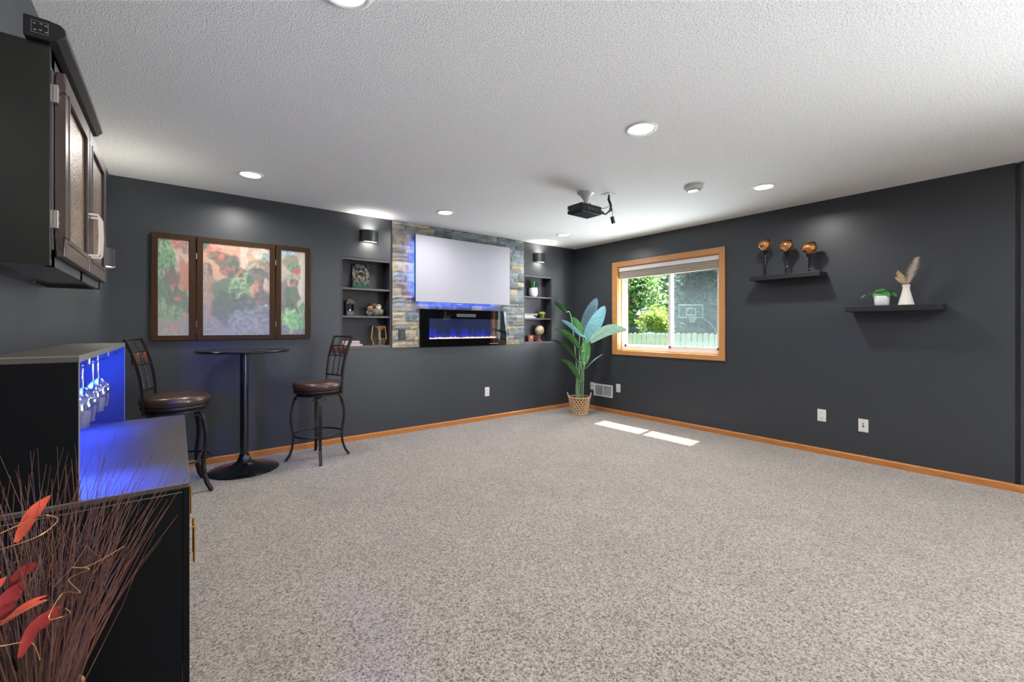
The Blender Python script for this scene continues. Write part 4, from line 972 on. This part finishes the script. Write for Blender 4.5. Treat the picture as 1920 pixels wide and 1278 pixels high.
def real_glass():
    m = mat('clear_stemware', '#ffffff', .01, trans=1.0); m.node_tree.nodes['Principled BSDF'].inputs['IOR'].default_value = 1.45; return m
WG = glass_mat('stemware_glass', .20, (.90, .93, 1), .02)
def wineglass():
    zt = Zh-.0455; x, y = -.265, 2.00
    g = thing('wine_glass', (x, y, zt-.205), 'upside down wine glass hanging nearest the camera in the front row', 'glass', 'wine glasses hanging under the hutch')
    build('foot', MB().lathe([(.034, 0), (.034, .002), (.008, .006)][::-1] and [(.034, zt), (.034, zt-.0018), (.008, zt-.006), (.004, zt-.012)], (x, y, 0), 28), WG, g, smooth=True)
    build('stem', MB().lathe([(.004, zt-.012), (.0035, zt-.05), (.005, zt-.085)], (x, y, 0), 12), WG, g, smooth=True)
    out = [(.005, .085), (.016, .092), (.036, .108), (.043, .130), (.042, .155), (.034, .205)]
    inn = [(.0328, .205), (.0405, .155), (.0415, .130), (.0345, .110), (.015, .0945), (.0001, .090)]
    build('bowl', MB().lathe([(r, zt-h) for r, h in out+inn], (x, y, 0), 32, cap=False), WG, g, smooth=True)
    return g
g0_ = wineglass(); base = g0_.location.copy()
for (x, y, lb) in ((-.265, 2.125, 'second wine glass from the camera in the front row'), (-.265, 2.36, 'third wine glass from the camera in the front row'), (-.265, 2.50, 'farthest wine glass in the front row'),
                   (-.355, 2.05, 'near wine glass in the back row against the hutch back'), (-.355, 2.42, 'far wine glass in the back row against the hutch back')):
    copy_tree(g0_, (x, y, base.z), 'upside down '+lb)

# ------------------------------------------------------------------ wall cabinet on the left wall
wc = thing('wall_cabinet', (-.345, 2.08, 1.377), 'black wall cabinet with two bronze framed glass doors on the left wall', 'cabinet')
cy0, cy1, cz0, cz1, cx = 1.621, 2.535, 1.377, 1.950, -.262; B0 = XL+.002; tk = .016
build('side_panel', MB().box(B0, cy0, cz0, cx, cy0+tk, cz1), M['cab'], wc, bevel=.001)
build('side_panel', MB().box(B0, cy1-tk, cz0, cx, cy1, cz1), M['cab'], wc, bevel=.001)
build('top_panel', MB().box(B0, cy0+tk, cz1-tk, cx, cy1-tk, cz1), M['cab'], wc)
build('bottom_panel', MB().box(B0, cy0+tk, cz0+.012, cx-.016, cy1-tk, cz0+.026), M['cab'], wc)
build('back_panel', MB().box(B0, cy0+tk, cz0+.026, B0+.006, cy1-tk, cz1-tk), M['cab'], wc)
mb = MB(); FFm = mat('satin_face_frame', '#3c3d42', .3)
mb.box(cx-.016, cy0+tk, cz0, cx, cy1-tk, cz0+.045).box(cx-.016, cy0+tk, cz1-.05, cx, cy1-tk, cz1).box(cx-.016, cy0+tk, cz0, cx, cy0+.05, cz1).box(cx-.016, cy1-.05, cz0, cx, cy1-tk, cz1).box(cx-.016, 2.06, cz0, cx, 2.095, cz1)
build('face_frame', mb, FFm, wc)
build('hanging_rail', MB().box(B0, cy0+tk, cz0-.0, B0+.018, cy1-tk, cz0+.012), M['cab'], wc)
for ys in (1.72, 2.30): build('screw', MB().lathe([(.004, 0), (.004, .003)], (B0+.018, ys, cz0+.006), 10, axis='x'), M['chrome'], wc)
def hammered():
    m = mat('hammered_bronze_glass', '#8a7058', .28, metal=.25, bump=.7, bscale=130, bdist=.003, spec=.8); nt = m.node_tree; b = nt.nodes['Principled BSDF']
    tc = nt.nodes.new('ShaderNodeTexCoord'); n = nt.nodes.new('ShaderNodeTexVoronoi'); n.inputs['Scale'].default_value = 150
    nt.links.new(tc.outputs['Object'], n.inputs['Vector']); r = nt.nodes.new('ShaderNodeValToRGB'); e = r.color_ramp.elements
    e[0].position = .05; e[0].color = (*lin('#c4b09c'), 1); e[1].position = .6; e[1].color = (*lin('#51402f'), 1)
    nt.links.new(n.outputs['Distance'], r.inputs[0]); nt.links.new(r.outputs[0], b.inputs['Base Color']); return m
HG = hammered()
for k, (ya, yb2) in enumerate(((1.664, 2.066), (2.078, 2.490))):
    za, zb = 1.405, 1.905; xa, xb = cx+.002, cx+.022; fr = .052
    mb = MB().box(xa, ya, za, xb, yb2, za+fr).box(xa, ya, zb-fr, xb, yb2, zb).box(xa, ya, za+fr, xb, ya+fr, zb-fr).box(xa, yb2-fr, za+fr, xb, yb2, zb-fr)
    d = build('door', mb, M['bronze'], wc, bevel=.004)
    e2 = fr-.010; mb = MB().box(xb-.004, ya+e2, za+e2, xb+.002, yb2-e2, za+fr+.004).box(xb-.004, ya+e2, zb-fr-.004, xb+.002, yb2-e2, zb-e2).box(xb-.004, ya+e2, za+fr, xb+.002, ya+fr+.004, zb-fr).box(xb-.004, yb2-fr-.004, za+fr, xb+.002, yb2-e2, zb-fr)
    build('inner_moulding', mb, mat('dark_bead', '#2e2624', .3), d, bevel=.001)
    build('glass_pane', MB().box(xa+.006, ya+fr, za+fr, xa+.012, yb2-fr, zb-fr), HG, d)
    yh = 2.040 if k == 0 else 2.104
    hz0, hz1 = 1.462, 1.602
    build('handle', MB().tube([(xb, yh, hz0), (xb+.024, yh, hz0), (xb+.027, yh, hz0+.008), (xb+.029, yh, (hz0+hz1)/2), (xb+.027, yh, hz1-.008), (xb+.024, yh, hz1), (xb, yh, hz1)], .0048, 4, flat=1.0), mat('satin_nickel_handle', '#cfc5bc', .4, metal=.5), d)
    yj = ya-.014 if k == 0 else yb2+.002
    for zz in (1.48, 1.815):
        h = build('hinge', MB().box(cx, yj, zz, cx+.010, yj+.013, zz+.048), M['nickel'], d, bevel=.001)
        build('hinge_screw', MB().box(cx+.010, yj+.004, zz+.010, cx+.0112, yj+.010, zz+.018).box(cx+.010, yj+.004, zz+.030, cx+.0112, yj+.010, zz+.038), M['slot'], h)

# soundbar like long speaker lying on the cabinet
sb = thing('soundbar', (-.272, 1.95, cz1), 'long black soundbar with end buttons lying on the wall cabinet', 'speaker')
prof = [(-.306, 1.951), (-.262, 1.951), (-.246, 1.955), (-.230, 1.972), (-.231, 1.990), (-.240, 2.000), (-.262, 2.004), (-.306, 2.004)]
build('speaker_body', MB().prism([(a, b) for a, b in prof], 1.600, 2.300, 'y'), M['proj'], sb, bevel=.002)
mb = MB()
for dx, dz in ((0, .0), (.012, .002), (.0205, .0), (.001, -.016), (.011, -.014), (.021, -.016)): mb.box(-.289+dx, 1.5985, 1.985+dz, -.284+dx, 1.600, 1.987+dz)
e = .0004
mb.box(-.292, 1.5988, 1.9925, -.262, 1.600, 1.9929).box(-.292, 1.5988, 1.963, -.262, 1.600, 1.9634).box(-.292, 1.5988, 1.963, -.2916, 1.600, 1.9929).box(-.2624, 1.5988, 1.963, -.262, 1.600, 1.9929)
build('control_buttons', mb, mat('button_print', '#8d8a80', .5), sb)

# ------------------------------------------------------------------ dried arrangement in the foreground
vz = thing('floor_vase', (-.235, 1.36, 0), 'tall tan floor vase holding the dried grass bouquet, mouth just below the view', 'vase')
build('vase_body', MB().lathe([(.07, 0), (.085, .03), (.105, .16), (.095, .28), (.060, .36), (.058, .39), (.070, .41), (.065, .41), (.052, .39), (.052, .36)], (-.235, 1.36, 0), 32), mat('tan_ceramic', '#b0825a', .5, var=.15), vz, smooth=True)
da = thing('dried_grass_bouquet', (-.235, 1.36, .30), 'brown twig bouquet with red leaves and gold curls in the left foreground', 'dried flowers')
random.seed(21); TW = mat('brown_twig', '#7e5748', .6, var=.45, vscale=12); TW2 = mat('dark_mauve_twig', '#6c5660', .6, var=.3, vscale=12)
mbA, mbB = MB(), MB()
for i in range(250):
    a = random.uniform(0, 2*math.pi); r0 = random.uniform(0, .042)
    b = Vector((-.235+r0*math.cos(a), 1.36+r0*math.sin(a), .33))
    L = random.uniform(.38, .66); sp = random.uniform(0, .34)*(1 if random.random() < .92 else 1.5)
    d = Vector((math.cos(a)*sp*1.05+.04, math.sin(a)*sp*.7, 1)).normalized()
    q = b+d*L; bend = Vector((random.uniform(-.10, .13), random.uniform(-.04, .04), random.uniform(-.06, 0)))
    pts = [b+d*L*s+bend*(s*s)+Vector((random.uniform(-.003, .003), 0, 0)) for s in (0, .2, .4, .6, .8, 1)]
    pts = [Vector((max(p.x, XL+.006), min(p.y, Yn-.012), p.z)) for p in pts]
    (mbA if i % 3 else mbB).tube(pts, [.0013, .0012, .0011, .0009, .0007, .0004], 3, cap=False)
    if random.random() < .30:
        k = pts[3]; e1 = k+Vector((random.uniform(-.05, .06), random.uniform(-.02, .02), random.uniform(.04, .10)))
        e1.x = max(e1.x, XL+.006); e1.y = min(e1.y, Yn-.012)
        mbB.tube([k, (k+e1)/2+Vector((.006, 0, 0)), e1], [.0007, .0006, .0004], 3, cap=False)
for (x1, z1) in ((.000, .748), (-.019, .793), (-.085, .80), (-.10, .83)):
    mbA.tube([(-.22, 1.355, .34), (-.16, 1.35, .50), (-.16+(x1+.16)*.55, 1.35, .50+(z1-.50)*.6), (x1, 1.35, z1)], [.0014, .0012, .0009, .0005], 3, cap=False)
build('twig', mbA, TW, da, kind='stuff', fix=False)
build('twig', mbB, TW2, da, kind='stuff', fix=False, label='darker mauve twigs')
RM = mat('red_orange_leaf', '#c8503a', .5, var=.25, vscale=20); RD = mat('deep_red_leaf', '#8e2b2a', .5, var=.25, vscale=20)
for (p, q, w, m) in (((-.252, 1.27, .790), (-.205, 1.27, .872), .022, RM), ((-.285, 1.27, .630), (-.238, 1.27, .712), .030, RD), ((-.262, 1.28, .700), (-.222, 1.27, .742), .022, RD), ((-.270, 1.26, .640), (-.206, 1.26, .664), .012, RM),
                     ((-.245, 1.26, .565), (-.212, 1.26, .640), .020, RD), ((-.222, 1.28, .600), (-.190, 1.28, .636), .022, RD), ((-.295, 1.26, .690), (-.262, 1.26, .730), .018, RM), ((-.262, 1.25, .650), (-.205, 1.25, .678), .008, RM)):
    build('red_leaf', strap_leaf(p, q, w, .12, 8, side=(1, 0, .3) if w > .013 else (0, .4, 1), fold=.2), m, da, smooth=True)
GC = mat('gold_curl', '#b98a5a', .35, metal=.5)
def curl(pts): build('gold_curl', MB().tube(pts, .0010, 5, cap=True), GC, da, smooth=True)
def sw(ctrl, n=8):
    out = []; P = [Vector(c) for c in ctrl]
    for i in range(len(P)-1):
        p0, p1, p2, p3 = P[max(i-1, 0)], P[i], P[i+1], P[min(i+2, len(P)-1)]
        for k in range(n):
            t = k/n; out.append(.5*((2*p1)+(p2-p0)*t+(2*p0-5*p1+4*p2-p3)*t*t+(3*p1-p0-3*p2+p3)*t**3))
    return out+[P[-1]]
Y0 = 1.25
def W2(px, py):    # points of the curls, in the bouquet's own upright plane
    return (-.300+px*.000905, Y0+.02*math.sin(px*.11), 1.213-(py-614)*.001082)
curl(sw([W2(230, 1052), W2(170, 1072), W2(140, 1070), W2(170, 1078), W2(135, 1095), W2(158, 1112), W2(125, 1120), W2(108, 1145), W2(122, 1163), W2(138, 1158), W2(128, 1150)]))
curl(sw([W2(28, 980), W2(80, 965), W2(105, 955), W2(118, 975), W2(95, 990), W2(40, 1000), W2(12, 1015), W2(20, 1030), W2(40, 1040)]))
curl(sw([W2(0, 1045), W2(20, 1030), W2(35, 1045), W2(15, 1055), W2(4, 1085)]))
curl(sw([W2(0, 1140), W2(50, 1125), W2(95, 1112), W2(102, 1108)]))
curl(sw([W2(0, 1165), W2(40, 1168), W2(75, 1195), W2(96, 1215)]))

# ------------------------------------------------------------------ big plant in the corner
bk = thing('plant_basket', (4.49, 4.20, 0), 'woven lattice basket with two loop handles in the far corner', 'basket')
x, y = 4.49, 4.20
def brad(z): return .118+.027*(z/.235)
build('liner', MB().lathe([(brad(0)-.008, .004), (brad(.2)-.010, .205), (brad(.2)-.016, .205)], (x, y, 0), 32), M['basket_in'], bk, smooth=True)
for k in range(20):
    for s in (-1, 1):
        pts = [( x+brad(z)*math.cos(2*math.pi*k/20+s*z*5.2), y+brad(z)*math.sin(2*math.pi*k/20+s*z*5.2), z) for z in [.006+.229*i/7 for i in range(8)]]
        a = 2*math.pi*k/20
        build('cane_strip', MB().tube(pts, .0138, 4, flat=.16, up=(math.cos(a), math.sin(a), 0)), M['basket'], bk)
build('rim', MB().tube([(x+brad(.235)*math.cos(2*math.pi*i/32), y+brad(.235)*math.sin(2*math.pi*i/32), .236) for i in range(33)], .009, 8, cap=False), M['basket'], bk, smooth=True)
build('base_band', MB().tube([(x+brad(0)*math.cos(2*math.pi*i/32), y+brad(0)*math.sin(2*math.pi*i/32), .009) for i in range(33)], .009, 8, cap=False), M['basket'], bk, smooth=True)
for s in (-1, 1):
    ux, uy = .788*s, -.6155*s
    build('loop_handle', MB().tube([(x+ux*.145-uy*.035, y+uy*.145+ux*.035, .215), (x+ux*.162-uy*.028, y+uy*.162+ux*.028, .275), (x+ux*.168, y+uy*.168, .300), (x+ux*.162+uy*.028, y+uy*.162-ux*.028, .275), (x+ux*.145+uy*.035, y+uy*.145-ux*.035, .215)], .007, 6), mat('pale_handle', '#b7a38c', .6), bk, smooth=True)
pl = thing('bird_of_paradise_plant', (4.49, 4.20, .20), 'tall bird of paradise plant with paddle leaves in the corner basket', 'plant')
build('soil', MB().lathe([(.115, .196), (.115, .208)], (x, y, 0), 24), M['soil'], pl)
def paddle(base, tip, w, m, side, arch=.05, stem_from=(0, 0), n=14, tipm=None, fold=.18, sr=.0095):
    p, q = Vector(base), Vector(tip); s0 = Vector((4.49+stem_from[0], 4.20+stem_from[1], .205))
    lf = build('leaf', strap_leaf(p, q, w, arch, n, side=side, fold=fold, pw=.5), m, pl, smooth=True)
    d = (q-p).normalized(); ctrl = [s0, s0+Vector(((p.x-s0.x)*.12, (p.y-s0.y)*.12, (p.z-s0.z)*.45)), p-d*.12*min(1, (p-s0).length), p]
    build('petiole', MB().tube(sw(ctrl, 5), [sr*(1-.45*i/15) for i in range(16)], 6), M['stem'], lf, smooth=True)
    rib = [p+(q-p)*(i/6)+Vector((0, 0, arch*(q-p).length*math.sin(math.pi*i/6)+.0015)) for i in range(7)]
    build('midrib', MB().tube(rib, [.0035*(1-.8*i/6) for i in range(7)], 5), M['stem'], lf)
V = (.788, -.6155, 0)         # sideways direction of leaves that turn their face to the room
paddle((4.566, 4.20, 1.188), (4.715, 4.07, 1.640), .165, M['lf_b2'], (.75, -.6, -.35), 0, (.02, .02))
paddle((4.500, 4.10, 1.020), (4.757, 3.96, 1.525), .190, M['lf_b'], (.70, -.6, -.42), 0, (.03, -.01))
paddle((4.495, 4.00, 1.030), (4.780, 3.60, 1.190), .150, M['lf_l'], (.35, -.1, -.95), .14, (.04, -.03))
paddle((4.082, 4.05, 1.424), (3.829, 4.0, 1.552), .075, M['lf_d'], (.5, -.75, .5), .02, (-.04, .0))
paddle((4.425, 4.10, 1.100), (3.993, 4.05, 1.320), .060, M['lf_b'], (.3, -.6, 1), .05, (-.02, .02))
paddle((4.440, 4.10, 1.110), (4.290, 4.15, 1.365), .120, M['lf'], V, .03, (-.01, .03))
paddle((4.371, 4.05, .896), (3.716, 3.90, 1.205), .085, M['lf'], (.2, -.9, .6), .09, (-.05, -.02))
paddle((4.361, 4.10, .747), (3.820, 4.05, 1.062), .070, M['lf_d'], (.2, -.9, .6), .09, (-.06, .0))
paddle((4.393, 4.10, .494), (3.885, 3.95, .810), .075, M['lf'], (.2, -.9, .6), .10, (-.07, -.02))
paddle((4.495, 4.10, .711), (4.590, 4.14, 1.055), .125, M['lf'], V, .02, (.03, .03))
paddle((4.455, 4.08, .745), (4.500, 4.10, 1.080), .085, M['lf'], V, .02, (.0, .0))
paddle((4.523, 4.10, .649), (4.722, 3.96, .848), .030, M['lf_b'], (.3, -.9, .3), .06, (.05, -.01), sr=.005)

# ------------------------------------------------------------------ outdoors
random.seed(31)
GZ = -1.0
build('lawn', MB().box(XR+.2, -40, GZ-.2, 90, 70, GZ), mat('grass_lawn', '#54803a', .9, var=.3, vscale=3), kind='structure', label='green lawn of the garden outside the window', cat='lawn')
build('roof_overhang', MB().box(XR+.14, -6, 2.545, XR+.60, 9, 2.70), mat('white_soffit', '#cfcfcc', .6), kind='structure', label='white roof overhang outside above the window', cat='roof')
build('exterior_foundation', MB().box(XR+.141, -1.9, GZ, XR+.17, 2.3, 2.5).box(XR+.141, 3.95, GZ, XR+.17, 9, 2.5).box(XR+.141, 2.3, GZ, XR+.17, 3.95, .80), mat('exterior_siding', '#b9b4a8', .7), kind='structure', label='beige siding of the house outside around the window', cat='wall')
FB = mat('grey_fence_board', '#d2d6d2', .8, var=.25, vscale=5, stretch=(1, 1, .2)); FD = mat('dark_fence_board', '#5a6468', .85, var=.25, vscale=5)
def fence(X, ya, yb2, zt, bw, gap, m, nm, lb, posts):
    t = thing(nm, (X, (ya+yb2)/2, GZ), lb, 'fence'); n = int((yb2-ya)/bw)
    me = None
    for i in range(n):
        y = ya+i*bw
        if me is None:
            o = build('board', MB().prism([(y+gap/2, GZ+.05), (y+bw-gap/2, GZ+.05), (y+bw-gap/2, zt-.03), (y+bw/2+.02, zt), (y+bw/2-.02, zt), (y+gap/2, zt-.03)], X, X+.02, 'x'), m, t); me = o
        else:
            o = me.copy(); COL.objects.link(o); o.parent = t; o.location = (random.uniform(-.006, .006), i*bw, random.uniform(-.015, .015))
    for zr in (GZ+.35, zt-.3): build('rail', MB().box(X+.02, ya, zr, X+.06, yb2, zr+.09), m, t)
    for y in posts: build('post', MB().box(X+.02, y, GZ, X+.11, y+.09, zt+.02), m, t)
fence(10.0, 3.0, 9.0, 1.085, .145, .024, FB, 'garden_fence', 'sunlit grey picket fence nearest outside the window', (4.4, 6.8))
fence(16.0, 8.4, 14.0, 1.235, .15, .012, FD, 'back_fence', 'darker board fence behind the sunlit picket fence', (9.5, 12.0))
build('lattice_fence_panel', MB().box(17.2, 11.8, GZ, 17.25, 14.6, 1.36), FD, label='tall dark fence panel left behind the two fences', cat='fence')

def tree(X, Y, h, r, cz, leafm, barkm, lb, nleaf, ls, nm='garden_tree', grp='trees beyond the fence', sq=1.0):
    t = thing(nm, (X, Y, GZ), lb, 'tree', grp)
    if h: build('trunk', MB().tube([(X, Y, GZ), (X+.1, Y-.05, GZ+h*.4), (X, Y, GZ+h)], [.16, .12, .06], 8), barkm, t, smooth=True)
    vs = []; fs = []
    for i in range(nleaf):
        th = random.uniform(0, 2*math.pi); u = random.uniform(-1, 1); k = random.uniform(.55, 1.0)
        lump = 1+.22*math.sin(th*3+u*4)+.12*math.sin(th*7-u*6)
        rr = r*k*lump; s = math.sqrt(1-u*u)
        c = Vector((X+rr*s*math.cos(th), Y+rr*s*math.sin(th)*sq, cz+rr*u*1.15))
        if c.z < GZ+.05: continue
        a = Vector((random.gauss(0, 1), random.gauss(0, 1), random.gauss(0, 1))).normalized(); b = a.orthogonal().normalized(); q = ls*random.uniform(.6, 1.3)
        n = len(vs); vs += [c-a*q, c-b*q*.5, c+a*q, c+b*q*.5]; fs.append((n, n+1, n+2, n+3))
    m = MB(); m.v = [tuple(v) for v in vs]; m.f = fs
    build('crown', m, leafm, t, fix=False, kind='stuff')
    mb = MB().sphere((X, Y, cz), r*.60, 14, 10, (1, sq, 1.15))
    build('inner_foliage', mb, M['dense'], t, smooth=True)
def tleaf(name, c):
    m = mat(name, c, .55, var=.35, vscale=1.2); b = m.node_tree.nodes['Principled BSDF']; return m
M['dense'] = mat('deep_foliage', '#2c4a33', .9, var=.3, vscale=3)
TLm = tleaf('maple_leaves', '#8fc060'); TLd = tleaf('dark_tree_leaves', '#6c917c'); TLy = tleaf('bright_shrub_leaves', '#c2d860'); TLp = tleaf('pale_tree_leaves', '#c4dcb4')
bark = mat('bark', '#5b4c40', .9, var=.3)
tree(22.0, 17.2, 4.2, 2.7, 3.6, TLm, bark, 'bright green leafy tree at the left of the window view', 9000, .17)
tree(30.0, 19.2, 3.0, 2.3, 3.2, TLp, bark, 'pale green airy tree in the middle of the window view', 4200, .15)
tree(36.0, 27.0, 5.0, 3.6, 3.6, TLm, bark, 'green tree far behind the playhouse', 7000, .2)
tree(33.5, 16.0, 6.5, 4.6, 5.6, TLd, bark, 'large dark green tree behind the basketball hoop', 16000, .20)
tree(31.5, 11.6, 5.5, 3.2, 4.4, TLd, bark, 'dark green tree at the right of the window view', 12000, .17)
tree(44.0, 20.0, 5.0, 5.2, 1.4, TLd, bark, 'dark tree low in the far background', 9000, .28)
tree(15.0, 9.95, 1.6, .60, 1.32, TLy, bark, 'yellow green shrub above the back fence', 3800, .075, 'garden_shrub', 'shrubs by the fence')
tree(30.0, 16.2, 0, 1.5, .2, TLd, bark, 'dark green shrub beneath the basketball hoop', 4000, .12, 'garden_shrub', 'shrubs by the fence')

ph = thing('playhouse', (20.5, 14.33, GZ), 'small raised playhouse tower with a pale roof beyond the fences', 'playhouse')
x, y = 20.5, 14.33
build('roof', MB().add([(x-.30, y-.34, 1.93), (x-.30, y+.34, 1.93), (x+.30, y+.34, 1.93), (x+.30, y-.34, 1.93), (x, y-.28, 2.24), (x, y+.28, 2.24), ], [(0, 1, 5, 4), (2, 3, 4, 5), (1, 2, 5), (3, 0, 4), (3, 2, 1, 0)]), mat('pale_shingles', '#d8ccd0', .8), ph)
for a in (-.28, -.09, .09, .28): build('post', MB().box(x-.26, y+a-.03, GZ, x-.20, y+a+.03, 1.93), mat('playhouse_post', '#5b4a58', .8), ph)
build('wall', MB().box(x-.05, y-.28, GZ, x+.26, y+.28, 1.93), mat('playhouse_wall', '#6b6470', .8), ph)
build('railing', MB().box(x-.28, y-.30, 1.62, x-.26, y+.30, 1.68), mat('white_rail', '#d8d8d8', .6), ph)

hp = thing('basketball_hoop', (27, 15.2, GZ), 'white outlined clear basketball backboard with red rim beyond the fence', 'basketball hoop')
WR = mat('white_painted_metal', '#eef0f2', .4); cx_, cy_ = 27.0, 15.18; du = Vector((.788, -.6155, 0)); dn = Vector((-.6155, -.788, 0))
C0 = Vector((cx_, cy_, 2.33)); Wd, Hd = .80, .42
def seg(mb, u0, v0, u1, v1, r): mb.tube([C0+du*u0+Vector((0, 0, v0)), C0+du*u1+Vector((0, 0, v1))], r, 6); return mb
mb = MB()
for a in ((-Wd, -Hd, Wd, -Hd), (-Wd, Hd, Wd, Hd), (-Wd, -Hd, -Wd, Hd), (Wd, -Hd, Wd, Hd), (-.3, -.25, .32, -.25), (-.3, .18, .32, .18), (-.3, -.25, -.3, .18), (.32, -.25, .32, .18)): seg(mb, *a, .042)
build('backboard_frame', mb, WR, hp)
b4 = [C0+du*a+Vector((0, 0, b))+dn*-.01 for a, b in ((-Wd, -Hd), (Wd, -Hd), (Wd, Hd), (-Wd, Hd))]
build('backboard', MB().add(b4+[p-dn*.01 for p in b4], [(0, 1, 2, 3), (7, 6, 5, 4), (0, 1, 5, 4), (1, 2, 6, 5), (2, 3, 7, 6), (3, 0, 4, 7)]), glass_mat('acrylic', .06, (.9, .93, .95), .05, .08), hp)
rc = C0+dn*.28+Vector((0, 0, -.32))
build('rim', MB().tube([rc+du*.24*math.cos(2*math.pi*i/20)+dn*.24*math.sin(2*math.pi*i/20) for i in range(21)], .018, 6, cap=False), mat('red_rim', '#d86a5a', .5), hp)
mb = MB()
for i in range(12):
    a = 2*math.pi*i/12; a2 = a+.5
    for a3 in (a+.5, a-.5): mb.tube([rc+du*.24*math.cos(a)+dn*.24*math.sin(a), rc+du*.13*math.cos(a3)+dn*.13*math.sin(a3)+Vector((0, 0, -.42))], .012, 4)
build('net', mb, WR, hp)
build('pole', MB().tube([C0+du*-.55+dn*-.9+Vector((0, 0, -.2)), C0+du*-.55+dn*-.9+Vector((0, 0, GZ-2.33))], .07, 8), mat('grey_pole', '#8f9898', .5), hp)
build('support_arm', MB().tube([C0+du*-.55+dn*-.9+Vector((0, 0, -.2)), C0+dn*-.05+Vector((0, 0, -.1))], .04, 6), M['iron'], hp)
build('curved_brace', MB().tube([C0+du*.85+Vector((0, 0, -.5)), C0+du*1.3+Vector((0, 0, -.8)), C0+du*1.6+Vector((0, 0, -1.15)), C0+du*1.75+Vector((0, 0, -1.5)), C0+du*1.8+Vector((0, 0, GZ-2.33))], .025, 6), WR, hp)
